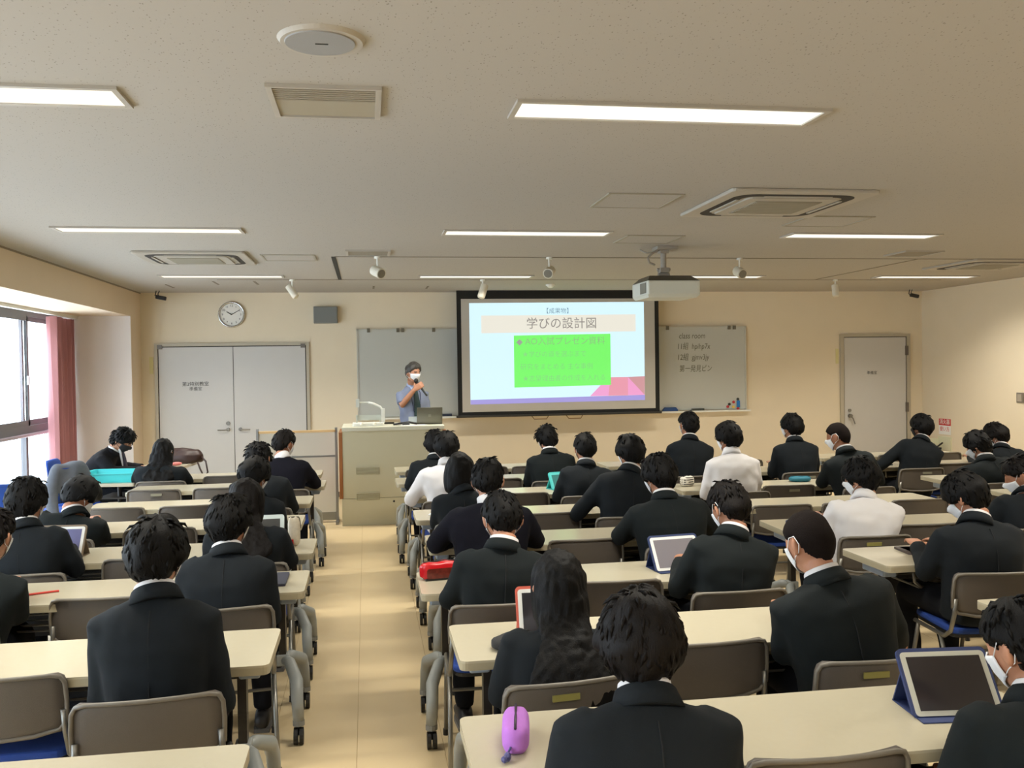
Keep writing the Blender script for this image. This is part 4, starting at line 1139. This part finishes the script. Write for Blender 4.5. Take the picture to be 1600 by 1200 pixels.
        for sg in (-1, 1):
            e0 = sdir(sg * 1.12, -.07) * (head_R(1.12, -.07) + .006); e1 = sdir(sg * 1.12, -.70) * (head_R(1.12, -.7) + .006)
            ear = [Vector((sg * .082, .008, .028)), Vector((sg * .088, -.026, .030)), Vector((sg * .085, -.040, .0)), Vector((sg * .080, -.026, -.026)), Vector((sg * .078, .0, -.040))]
            obj('ear_loop', MB().tube([H + M @ p for p in [e0] + ear + [e1]], .0018 if q < 1 else .0016, 6), mm, mo, smooth=True)
    if P.get('glasses'):
        gm = mat('glasses_frame', (40, 36, 34), .3, .5)
        mb = MB()
        for sg in (-1, 1):
            mb.tube([H + M @ Vector(p) for p in ((sg * .06, .078, .022), (sg * .076, .03, .024), (sg * .083, -.02, .026), (sg * .08, -.04, .005))], .0018, 6)
            mb.tube([H + M @ Vector((sg * .033 + .024 * math.cos(a), .092, .018 + .018 * math.sin(a))) for a in [2 * PI * j / 16 for j in range(16)]], .0016, 6, close=True)
        mb.tube([H + M @ Vector((-.01, .098, .022)), H + M @ Vector((.01, .098, .022))], .0016, 6)
        obj('glasses', mb, gm, root)
    if P.get('eyes'):
        for sg in (-1, 1):
            c_ = H + M @ (sdir(sg * .36, .10) * (head_R(.36, .10) + .0005))
            e_ = obj('eye', MB().ell(c_, (.012, .006, .0045), 12, 8, M), mat('eye_white', (220, 210, 200), .3), root, smooth=True)
            obj('iris', MB().ell(c_ + M @ Vector((0, .004, 0)), (.0048, .003, .0044), 10, 6, M), EYE, e_, smooth=True)
            pts = [H + M @ (sdir(sg * a, .255 + .03 * g_(a, .4, .2)) * (head_R(a, .26) + .001)) for a in (.16, .3, .45, .6)]
            obj('eyebrow', MB().tube(pts, [.003, .004, .0035, .002], 6), hm, root, smooth=True)
    return root, dict(NB=NB, H=H, M=M, spine=spine, frame=frame, arms=arms, jk=jk, nk=nk)

K = 1.085
for i_, (key, P) in enumerate(OCC.items()):
    bl, ri, si = key
    near = ROWS[bl][ri] - DD
    px_ = X0[bl][ri] + SEATX[bl][si] + P.get('dx', 0)
    py_ = near - .30 + .145 + P.get('dy', 0)
    rx_, rz_ = P['dir']
    hy_ = py_ + P.get('fw', .10)
    P['loc'] = (px_, py_, 0)
    P['head'] = (rx_ * hy_ - px_, hy_ - py_, CAMZ + rz_ * hy_)
    P['seed'] = 1.37 * (i_ + 1)
    P['q'] = 1. if ROWS[bl][ri] < 6.2 else .6
    person(P)
# the student sitting sideways at the side table by the window
P = dict(loc=(-2.80, 9.75, 0), rz=-PI / 2, head=(.02, .38, 1.045), hrot=(-4, 38, 0), hair='spiky', top='suit3', mask='b', armR=((.22, .33, .76), (.10, .56, .755)), armL=((-.22, .33, .76), (-.10, .55, .755)),
         seed=61.3, q=1., fine=True, eyes=True, label='student in black suit and black mask reading sideways by the window', group='people beside the desks')
pr, inf = person(P)
X, Y = inf['frame'](.85)
# shirt front and tie of that student
c_ = inf['NB']
mb = MB().add([c_ + Vector(p) for p in ((-.045, .055, .02), (.045, .055, .02), (.0, .085, -.19), (-.045, .075, .02), (.045, .075, .02), (.0, .10, -.19))], [(0, 2, 1), (3, 4, 5), (0, 1, 4, 3), (1, 2, 5, 4), (2, 0, 3, 5)])
obj('shirt_front', mb, SHIRTW, pr)
obj('tie', MB().tube([c_ + Vector((0, .085, -.01)), c_ + Vector((0, .10, -.08)), c_ + Vector((0, .115, -.20))], [.012, .018, .022], 8), mat('tie_dark', (60, 54, 66), .6), pr)

# the teacher behind the lectern
def teacher():
    root = tag(empty('person', (.58, 11.5, 0)), 'older man in light blue shirt and green tie speaking into microphone behind lectern', 'person', 'people beside the desks')
    off = Vector((.58, 11.5, 0))
    H = Vector((.572, 11.45, 1.665)) - off
    M = Matrix.Rotation(math.radians(-143), 3, 'Z') @ Matrix.Rotation(-.12, 3, 'X')
    B = Matrix.Rotation(math.radians(-158), 3, 'Z')
    X = B @ Vector((1, 0, 0)); Y = B @ Vector((0, 1, 0))
    NB = Vector((-.02, .03, 1.505))
    pel = Vector((0, .06, .90))
    SH = mat('blue_shirt', (122, 132, 158), .8, var=.04, vscale=14)
    prof = [(0, .165, .12), (.2, .160, .118), (.4, .170, .118), (.6, .182, .118), (.75, .188, .11), (.84, .180, .095), (.90, .150, .082), (.95, .10, .07), (1, .064, .06)]
    b_ = MB(); star(b_, head_R, M, H, 44, 30)
    nk = H + M @ Vector((0, -.018, -.075))
    b_.tube([NB - Vector((0, 0, .05)), NB, (NB + nk) / 2, nk], [.058, .056, .055, .055], 16)
    for sg in (-1, 1):
        b_.ell(H + M @ Vector((sg * .078, -.012, -.004)), (.010, .020, .034), 10, 8, M @ Matrix.Rotation(sg * .35, 3, 'Z'))
    b_.rings([sring(pel.lerp(NB, t), X, Y, w - .02, d - .02) for t, w, d in prof])
    # arms: his right (screen left) holds the microphone, his left hangs
    SR = pel.lerp(NB, .82) + X * .152; SL = pel.lerp(NB, .82) - X * .152
    ER = Vector((-.155, -.10, 1.275)); HR = Vector((-.005, -.20, 1.462))
    EL = SL + Vector((.05, .0, -.27)); HL = EL + Vector((-.02, -.10, -.22))
    b_.tube([SR, SR.lerp(ER, .5), ER, ER.lerp(HR, .5), HR], [.046, .044, .040, .036, .026], 12)
    b_.tube([SL, SL.lerp(EL, .5), EL, EL.lerp(HL, .5), HL], [.046, .042, .038, .032, .024], 12)
    # legs inside the trousers
    ax = Vector((.55, -.15, -.80)).normalized()
    gd = Vector((.62, -.12, .50)); gd = (gd - ax * gd.dot(ax)).normalized()
    gn = gd.cross(ax); gn = gn if gn.y > 0 else -gn
    hand(b_, HR, gd, gn, -ax, 1.05, 1.05)
    hand(b_, HL, Vector((0, -.2, -1)), Vector((-.6, -.3, 0)), Vector((.3, -.8, 0)), .4)
    me = setmat(remesh(b_, .0055, 2), SKIN)
    obj('body', me, None, root)
    j_ = MB(); j_.rings([sring(pel.lerp(NB, t), X, Y, w, d) for t, w, d in prof])
    j_.tube([SR - X * .03, SR, SR.lerp(ER, .5), SR.lerp(ER, .88)], [.062, .068, .066, .062], 14)
    j_.tube([SL + X * .03, SL, SL.lerp(EL, .5), SL.lerp(EL, .95)], [.062, .068, .062, .058], 14)
    me = remesh(j_, .011, 2); fold(me, .012, 9, 3.3, (1, 1, 1.3)); setmat(me, SH)
    sh = obj('shirt', me, None, root)
    # collar, tie, lanyard
    mb = MB(); rs = []
    for h, r in ((-.02, .074), (.03, .066), (.036, .063), (.03, .060), (-.02, .06)):
        rs.append([NB + Vector((0, 0, h - .02 * max(0, math.sin(a)) * (h > 0))) + X * math.cos(a) * r + Y * math.sin(a) * r for a in [2 * PI * j / 24 for j in range(24)]])
    mb.rings(rs, close=True)
    for sg in (-1, 1):
        p = [NB + Y * .062 + Vector((0, 0, .012)), NB + Y * .045 + X * sg * .055 + Vector((0, 0, .015)), NB + Y * .088 + X * sg * .055 + Vector((0, 0, -.055))]
        q_ = [v + Y * .006 for v in p]
        mb.add(p + q_, [(0, 1, 2), (3, 5, 4), (0, 3, 4, 1), (1, 4, 5, 2), (2, 5, 3, 0)])
    obj('collar', mb, mat('blue_collar', (158, 172, 206), .8), sh)
    TIE = mat('green_tie', (34, 58, 62), .6, var=.3, vscale=60)
    f0 = NB + Y * .085
    def fr(z): # torso front at height z
        t = (z - pel.z) / (NB.z - pel.z); return pel.lerp(NB, t) + Y * (np.interp(t, [p[0] for p in prof], [p[2] for p in prof]) + .008)
    zs = [1.49, 1.44, 1.30, 1.15, 1.02]
    ws = [.018, .026, .038, .046, .050]
    vv = []
    for z, w in zip(zs, ws):
        c = fr(z); vv += [c - X * w, c + X * w, c + X * w + Y * .008, c - X * w + Y * .008]
    ff = []
    for i in range(4):
        a = i * 4
        for j in range(4): ff.append((a + j, a + (j + 1) % 4, a + 4 + (j + 1) % 4, a + 4 + j))
    ff += [(0, 1, 2, 3), (16, 17, 18, 19)]
    obj('tie', MB().add(vv, ff), TIE, root)
    obj('lanyard', MB().tube([NB + X * .07 + Vector((0, 0, .0)), fr(1.42) + X * .07, fr(1.2) + X * .05, fr(1.08)], .004, 6).tube([NB - X * .07, fr(1.42) - X * .06, fr(1.2) - X * .04, fr(1.08)], .004, 6), mat('lanyard_navy', (40, 50, 84), .7), root)
    # trousers, belt, shoes
    t_ = MB(); t_.ell((0, .06, .90), (.165, .125, .11), 20, 12)
    for sg in (-1, 1):
        t_.tube([pel + X * sg * .085, Vector((0, .06, .5)) + X * sg * .10, Vector((0, .07, .08)) + X * sg * .11], [.092, .066, .052], 14)
    obj('trousers', setmat(remesh(t_, .016, 2), PANTS), None, root)
    obj('belt', MB().rings([sring(pel + Vector((0, 0, z)), X, Y, w, w * .73) for z, w in ((-.005, .164), (-.005, .176), (.03, .176), (.03, .164))], close=True), SHOE, root)
    for sg in (-1, 1):
        c = Vector((0, .07, .045)) + X * sg * .11
        obj('shoe', MB().rings([sring(c + Y * yy, X, Vector((0, 0, 1)), w_, h_, 12, 2.2) for yy, w_, h_ in ((-.07, .02, .02), (-.05, .036, .042), (.03, .04, .045), (.12, .046, .032), (.18, .02, .016))]), SHOE, root, smooth=True)
    hR = hair_R('man', 5.5); h_ = MB(); star(h_, hR, M, H, 56, 40); me = h_.mesh('hair'); fold(me, .005, 30, 5, (1, 1, .5)); setmat(me, HAIRG)
    obj('hair', me, None, root)
    for sg in (-1, 1):
        c_ = H + M @ (sdir(sg * .36, .10) * (head_R(.36, .10) + .0005))
        e_ = obj('eye', MB().ell(c_, (.013, .006, .004), 12, 8, M), mat('eye_white', (220, 210, 200), .3), root, smooth=True)
        obj('iris', MB().ell(c_ + M @ Vector((0, .004, 0)), (.005, .003, .004), 10, 6, M), EYE, e_, smooth=True)
        obj('eyebrow', MB().tube([H + M @ (sdir(sg * a, .27) * (head_R(a, .26) + .001)) for a in (.16, .3, .45, .6)], [.003, .004, .0035, .002], 6), HAIRG, root, smooth=True)
    v = []; f = []; nu, nv = 15, 10
    for i in range(nv):
        for j in range(nu):
            u = -1 + 2 * j / (nu - 1); w_ = i / (nv - 1)
            az = u * 1.12; el = .03 - w_ * (1.0 - .32 * abs(u)) - .06 * abs(u)
            v.append(H + M @ (sdir(az, el) * (max(head_R(az, el), head_base(az, el)) + .007 + .014 * g_(u, 0, .3) * g_(w_, .45, .4))))
    for i in range(nv - 1):
        for j in range(nu - 1):
            a = i * nu + j; f.append((a, a + 1, a + nu + 1, a + nu))
    mo = obj('face_mask', MB().add(v, f), MASKW, root, smooth=True)
    so = mo.modifiers.new('s', 'SOLIDIFY'); so.thickness = .002
    for sg in (-1, 1):
        e0 = sdir(sg * 1.12, -.06) * .096; e1 = sdir(sg * 1.12, -.68) * .10
        ear = [Vector((sg * .082, .008, .028)), Vector((sg * .090, -.026, .030)), Vector((sg * .086, -.042, .0)), Vector((sg * .080, -.02, -.04))]
        obj('ear_loop', MB().tube([H + M @ p for p in [e0] + ear + [e1]], .002, 6), MASKW, mo, smooth=True)
    # microphone held in the fist
    hc = HR + gd * .078 + gn * .026
    mi = tag(empty('microphone', off + hc), 'black handheld microphone held to the mask of the man', 'microphone')
    obj('handle', MB().tube([-ax * .055, -ax * .02, ax * .12, ax * .15], [.016, .014, .012, .011], 14), mat('mic_grey', (58, 60, 60), .4, .4), mi, smooth=True)
    obj('grille_head', MB().ell(-ax * .078, (.027, .027, .030), 16, 12), BLACKP, mi, smooth=True)
teacher()

# ================================================================= SIDE TABLE, TRAY, STAFF CHAIRS, CURTAIN
t = thing('side_table', 'narrow folding table standing lengthwise by the window under the turquoise tray', 'table', (-2.26, 9.98, 0), rz=-.11)
obj('tabletop', MB().prism(rrect(-.24, .24, -1.0, 1.0, .02), .67, .70), DTOP, t)
for yy in (-.72, .72):
    obj('leg', MB().tube([(0, yy, .67), (.02, yy + .0, .05)], .022, 8), POSTM, t)
    obj('foot', MB().box(-.2, .22, yy - .025, yy + .025, .03, .07), GREYP, t)
obj('under_shelf', MB().box(-.18, .18, -.8, .8, .53, .545), mat('shelf_dark', (60, 56, 54), .6), t)
TQ = mat('turquoise_plastic', (64, 200, 206), .45)
def tray(w, d, h, z):
    mb = MB()
    o1 = rrect(-w, w, -d, d, .03); o0 = rrect(-w * .93, w * .93, -d * .93, d * .93, .03); i1 = rrect(-w + .008, w - .008, -d + .008, d - .008, .025); i0 = rrect(-w * .93 + .008, w * .93 - .008, -d * .93 + .008, d * .93 - .008, .025)
    r1 = rrect(-w - .012, w + .012, -d - .012, d + .012, .03)
    rs = [[(x, y, z + .004) for x, y in i0], [(x, y, z + h) for x, y in i1], [(x, y, z + h + .004) for x, y in r1], [(x, y, z + h - .004) for x, y in r1], [(x, y, z + h - .006) for x, y in o1], [(x, y, z) for x, y in o0]]
    mb.rings(rs)
    return mb
tag(obj('storage_tray', tray(.27, .20, .085, 0), TQ, loc=(-2.35, 9.24, .701), rot=(0, 0, -.09)), 'turquoise plastic tray on the table by the window', 'tray')
for k_, (x, y, a) in enumerate(((-2.28, 9.80, .2), (-2.20, 9.86, -.15))):
    tag(obj('paper_sheet', MB().box(-.10, .10, -.14, .14, 0, .002), PAPER, loc=(x, y, .701 + .003 * k_), rot=(0, 0, a)), ['lower white sheet the suited student by the window is reading', 'upper tilted white sheet the suited student by the window is reading'][k_], 'paper')
BR = mat('brown_leather', (48, 28, 25), .5, var=.25, vscale=20, bump=.3, bscale=80)
bg_ = thing('handbag', 'brown leather bag with hanging strap on the side table', 'bag', (-2.04, 10.80, .701), rz=-.15)
mb = MB(); mb.rings([sring(Vector((0, 0, z)), Vector((1, 0, 0)), Vector((0, 1, 0)), w, d, 24, 2.6) for z, w, d in ((0, .20, .09), (.03, .225, .11), (.09, .22, .105), (.14, .17, .07), (.165, .10, .03))])
me = remesh(mb, .01, 2); fold(me, .02, 9, 4); setmat(me, BR)
obj('bag_body', me, None, bg_)
obj('strap', MB().tube([(.20, -.02, .08), (.27, -.06, .02), (.30, -.09, -.10), (.26, -.10, -.14), (.22, -.09, -.07), (.18, -.06, .01)], .010, 6), BR, bg_, smooth=True)
tag(obj('pen_case', MB().ell((0, 0, .02), (.06, .02, .02), 14, 8), mat('red_white_case', (206, 120, 116), .6), loc=(-2.06, 10.52, .70), rot=(0, 0, .4)), 'small reddish white item in front of the brown bag', 'case')
def staff_chair(x, y, rz, label, jacket=False):
    t = thing('upholstered_chair', label, 'chair', (x, y, 0), 'blue staff chairs by the window', rz)
    obj('backrest', MB().rings([sring(Vector((0, -.02 - .01 * k_, z)), Vector((1, 0, 0)), Vector((0, 1, 0)), w, .022, 20, 3.5) for k_, (z, w) in enumerate(((.55, .15), (.58, .18), (.70, .195), (.80, .195), (.85, .18), (.87, .14)))]), BLUEF, t, smooth=True)
    obj('seat', MB().prism(rrect(-.22, .22, .0, .43, .06), .41, .46), BLUEF, t, bevel=.015)
    for sg in (-1, 1):
        obj('back_support', MB().tube([(sg * .15, -.03, .62), (sg * .16, -.02, .50), (sg * .17, .04, .40)], .011, 8), CHFRAME, t)
        obj('leg', MB().tube([(sg * .19, .04, .41), (sg * .21, -.04, .01)], .011, 8), CHFRAME, t)
        obj('leg', MB().tube([(sg * .19, .38, .41), (sg * .21, .42, .01)], .011, 8), CHFRAME, t)
    return t
staff_chair(-3.02, 9.75, -PI / 2, 'blue upholstered chair under the student in the black mask')
staff_chair(-2.80, 7.75, .35, 'blue upholstered chair at the left edge below the window')
sc_ = staff_chair(-2.72, 8.95, .95, 'blue upholstered chair with a grey jacket hung over it')
JG = mat('grey_jacket', (96, 102, 112), .9, var=.2, vscale=20, bump=.4, bscale=200)
jt = thing('hung_jacket', 'grey jacket draped over the blue chair by the curtain', 'jacket', (-2.72, 8.95, 0), rz=.95)
mb = MB()
mb.rings([sring(Vector((0, -.045, z)), Vector((1, 0, 0)), Vector((0, 1, 0)), w, d, 24, 3) for z, w, d in ((.60, .11, .03), (.72, .14, .05), (.84, .175, .055), (.89, .16, .05), (.905, .12, .03))])
mb.tube([(-.14, -.05, .86), (-.18, -.06, .72), (-.18, -.06, .42), (-.17, -.05, .30)], [.045, .05, .045, .04], 12)
mb.tube([(.14, -.05, .86), (.18, -.06, .72), (.18, -.05, .45)], [.045, .05, .04], 12)
me = remesh(mb, .013, 2); fold(me, .03, 9, 8.1, (1, 1, .5)); setmat(me, JG)
obj('jacket_shell', me, None, jt)
# curtain
CU = mat('rose_curtain', (178, 124, 126), .9, var=.1, vscale=10, stretch=(6, 6, .3))
mb = MB(); rs = []
n = 90
for z in (.06, .6, 1.2, 1.8, 2.38):
    f_ = []; b2 = []
    for j in range(n + 1):
        t_ = j / n
        y = 11.28 + .86 * t_
        a = t_ * 2 * PI * 7
        w = .055 + .02 * math.sin(3 * t_ * PI)
        x = -3.55 + w * math.sin(a + .25 * math.sin(z * 2)) - .05 * t_
        f_.append((x, y + .015 * math.cos(a), z)); b2.append((x - .006, y + .015 * math.cos(a), z))
    rs.append(f_ + b2[::-1])
mb.rings(rs)
cu = tag(obj('curtain', mb, CU, smooth=True), 'rose pink curtain gathered at the far end of the windows', 'curtain')
obj('curtain_rail', MB().box(-3.58, -3.52, YB + .1, 12.19, 2.395, 2.43), WHITEP, wl)

# ================================================================= SMALL THINGS ON THE DESKS
DZ = DH + .0008
def tablet(name_lab, x, y, rz, tilt, case=None, scr=(66, 62, 66), face=(224, 224, 220), w=.25, h=.175, group=None, back=None, hgt=None):
    """tilt: angle of the screen from the desk in radians; stands on its lower long edge, screen faces -y"""
    t = thing('tablet', name_lab, 'tablet', (x, y, DZ), 'tablets on the desks', rz)
    A = Matrix.Rotation(tilt, 3, 'X')
    lift = .005 if tilt < .1 else .004
    def pl(x0, x1, y0, y1, z0, z1):
        b_ = MB().box(x0, x1, y0, y1, z0, z1); b_.v = [tuple(A @ Vector(p) + Vector((0, 0, lift))) for p in b_.v]; return b_
    sh = MB().prism(rrect(-w / 2, w / 2, 0, h, .012), -.004, .004); sh.v = [tuple(A @ Vector(p) + Vector((0, 0, lift))) for p in sh.v]
    obj('shell', sh, mat('tablet_face_%d_%d' % (face[0], face[2]), face, .35), t)
    m_ = .016
    obj('display', pl(-w / 2 + m_, w / 2 - m_, m_ * .9, h - m_ * .9, .004, .005), mat('tablet_screen_%d_%d' % (scr[0], scr[2]), scr, .15), t)
    if case:
        cm = mat('tablet_case_%d_%d' % (case[0], case[2]), case, .6)
        c2 = MB().prism(rrect(-w / 2 - .008, w / 2 + .008, -.004, h + .008, .016), -.010, .001); c2.v = [tuple(A @ Vector(p) + Vector((0, 0, lift + .004))) for p in c2.v]
        obj('case', c2, cm, t)
        if tilt > .3:
            top = A @ Vector((0, h * .75, -.010)) + Vector((0, 0, lift + .004))
            fy = top.y + .06
            st = MB().add([(-w / 2, top.y, top.z), (w / 2, top.y, top.z), (w / 2, fy, 0), (-w / 2, fy, 0), (-w / 2, top.y - .004, top.z), (w / 2, top.y - .004, top.z), (w / 2, fy - .006, 0), (-w / 2, fy - .006, 0)], [(0, 1, 2, 3), (7, 6, 5, 4), (0, 3, 7, 4), (1, 5, 6, 2), (0, 4, 5, 1), (3, 2, 6, 7)])
            obj('stand_flap', st, cm, t)
            obj('base_flap', MB().box(-w / 2, w / 2, -.04, fy, 0, .003), cm, t)
    return t
tablet('tablet with dark screen in blue patterned case, front desk at right', 1.66, 2.40, -.10, .95, case=(44, 58, 104), scr=(48, 44, 46), face=(196, 196, 184), w=.255, h=.185)
tablet('white-framed tablet propped up beside the masked student, centre block', 1.52, 4.38, .12, 1.0, case=(30, 48, 92), scr=(122, 118, 124))
tablet('tablet lying flat on desk at right, beside the bent student', 2.94, 4.46, -.1, 0., case=(70, 60, 56), scr=(100, 84, 76))
tablet('upright tablet with red edge next to the long-haired girl', .68, 3.42, -.05, 1.15, case=(196, 90, 72), scr=(48, 46, 50))
tablet('white-framed tablet with bluish screen in front of the left student', -1.70, 5.42, -.1, 1.1, case=(120, 104, 84), scr=(104, 104, 142))
tablet('white-framed tablet with grey screen beside the dark-haired girl at left', -.62, 5.50, .05, 1.1, case=(206, 218, 216), scr=(66, 66, 64), face=(206, 218, 216))
tablet('turquoise tablet half hidden by the student at right of third centre row', 1.60, 7.50, .35, 1.1, case=(70, 190, 190), scr=(60, 120, 120), face=(80, 196, 196), w=.2, h=.14)
tag(obj('smartphone', MB().prism(rrect(-.075, .075, -.036, .036, .01), 0, .009), mat('phone_white', (206, 206, 202), .3), loc=(-.83, 7.42, DZ)), 'white phone on the third-row desk near the aisle, left block', 'phone')
tag(obj('smartphone', MB().prism(rrect(-.07, .07, -.034, .034, .01), 0, .009), mat('phone_dark', (50, 52, 56), .3), loc=(5.03, 8.42, DZ)), 'dark phone beside the hand of the student at far right', 'phone')
def case_bag(label, x, y, rz, L, Wd, Hh, mt, band=None, name='pencil_case', z=DZ, zipm=None, e=2.8, sag=.0):
    t = thing(name, label, 'pencil case', (x, y, z), 'pencil cases on the desks', rz)
    rs = []
    for k_ in range(11):
        u = -1 + 2 * k_ / 10
        s_ = (1 - abs(u) ** 5) ** .5 if abs(u) < 1 else .25
        s_ = max(s_, .35)
        nn = 1 + .06 * math.sin(7 * u + x)
        rs.append(sring(Vector((u * L / 2, 0, Hh / 2)), Vector((0, 1, 0)), Vector((0, 0, 1)), Wd / 2 * s_, Hh / 2 * nn * (s_ ** .5), 20, e))
    b_ = obj('pouch', MB().rings(rs), mt, t, smooth=True)
    mn = min(p[2] for r in rs for p in r)
    for v in b_.data.vertices: v.co.z = max(0, v.co.z)
    obj('zip', MB().tube([(-L * .42, 0, Hh * 1.0), (0, .0, Hh * 1.01), (L * .42, 0, Hh * 1.0)], .0035, 6), zipm or BLACKP, t, smooth=True)
    obj('zip_pull', MB().tube([(L * .42, 0, Hh * .98), (L * .5, .004, Hh * .8), (L * .53, .006, Hh * .6)], .004, 6), zipm or CHROME, t)
    return t
RD = mat('glossy_red', (190, 26, 34), .2); 
t = case_bag('red clear-sided pencil case on aisle corner of the sixth centre desk', .345, 4.47, .18, .215, .075, .085, RD, e=5)
obj('clear_panel', MB().prism(rrect(-.082, .085, .010, .058, .012), .0365, .0395), mat('case_window', (96, 40, 32), .12, var=.8, vscale=45), t).rotation_euler = (PI / 2, 0, 0)
obj('black_band', MB().box(-.088, .090, -.0385, .0385, 0, .011), BLACKP, t, bevel=.004)
PU = mat('lilac_fabric', (176, 110, 200), .8, var=.06, vscale=30, bump=.3, bscale=120)
t = case_bag('lilac pencil case lying on the front centre desk', .385, 2.47, 1.40, .21, .075, .07, PU, zipm=mat('zip_dark', (40, 26, 44), .5), e=3.4)
obj('charm', MB().ell((-.125, .02, .012), (.014, .010, .012), 10, 8).tube([(-.10, .01, .03), (-.115, .018, .02)], .003, 6).ell((-.137, .028, .01), (.009, .009, .009), 8, 6), mat('charm_blue', (70, 70, 120), .4), t)
case_bag('black cloth pouch beside the long-haired girl, seventh centre desk', .52, 3.33, .75, .19, .12, .038, mat('black_cloth', (40, 40, 40), .9, bump=.3, bscale=200), e=5)
case_bag('blue and navy pencil case on the left corner of centre-right desk', 2.68, 5.46, -.1, .17, .10, .035, mat('navy_case', (34, 54, 92), .6), zipm=mat('case_blue_trim', (48, 120, 180), .5))
case_bag('turquoise and grey pencil case on third centre-right desk', 3.66, 7.45, -.2, .18, .09, .045, mat('teal_case', (30, 104, 124), .7), zipm=MATS['teal_case'])
t = case_bag('black and white striped pouch on third centre-right desk', 2.64, 7.42, .5, .12, .09, .085, mat('stripe_white', (220, 214, 200), .8))
for k_ in range(4):
    obj('stripe', MB().rings([sring(Vector((0, 0, .018 + .018 * k_ + dz)), Vector((1, 0, 0)), Vector((0, 1, 0)), .0605 - .004 * k_ * (k_ > 2), .0465, 20, 2.8) for dz in (0, .007)], caps=False), BLACKP, t)
case_bag('bright blue case on the far right desk near the frame edge', 5.05, 6.45, -.4, .22, .12, .05, mat('bright_blue', (20, 116, 184), .6))
t = case_bag('beige and red patterned upright pencil case near left aisle', -.43, 5.50, .1, .07, .055, .165, mat('cream_case', (206, 196, 176), .7, var=.2, vscale=60))
obj('red_corner', MB().box(-.034, -.005, -.029, -.026, .008, .04), RD, t)
case_bag('dark crumpled pouch on fourth left desk near the aisle', -.70, 6.42, .3, .20, .13, .10, mat('dark_pouch', (54, 58, 68), .8, bump=.5, bscale=60))
tag(obj('notebook', MB().prism(rrect(-.09, .09, -.13, .13, .006), 0, .012), mat('navy_cover', (44, 46, 62), .7), loc=(-.485, 4.60, DZ)), 'navy folder by the aisle on the sixth left desk', 'notebook')
tag(obj('notebook', MB().prism(rrect(-.09, .09, -.12, .12, .004), 0, .006), PAPER, loc=(.53, 6.50, DZ), rot=(0, 0, -.3)), 'white notebook on fourth centre desk by the bobbed girl', 'notebook')
tag(obj('pen', MB().cyl((-.07, 0, .005), (.07, 0, .005), .005, 8), mat('red_pen', (196, 60, 50), .4), loc=(-1.50, 4.56, DZ), rot=(0, 0, .4)), 'red pen on the sixth left desk by the window', 'pen')
tag(obj('pencil_case', MB().tube([(-.0, 0, .0), (0, 0, .07)], .03, 18), BLACKP, loc=(.42, 8.50, DZ)), 'black round pencil pot on the second centre desk', 'pencil case')
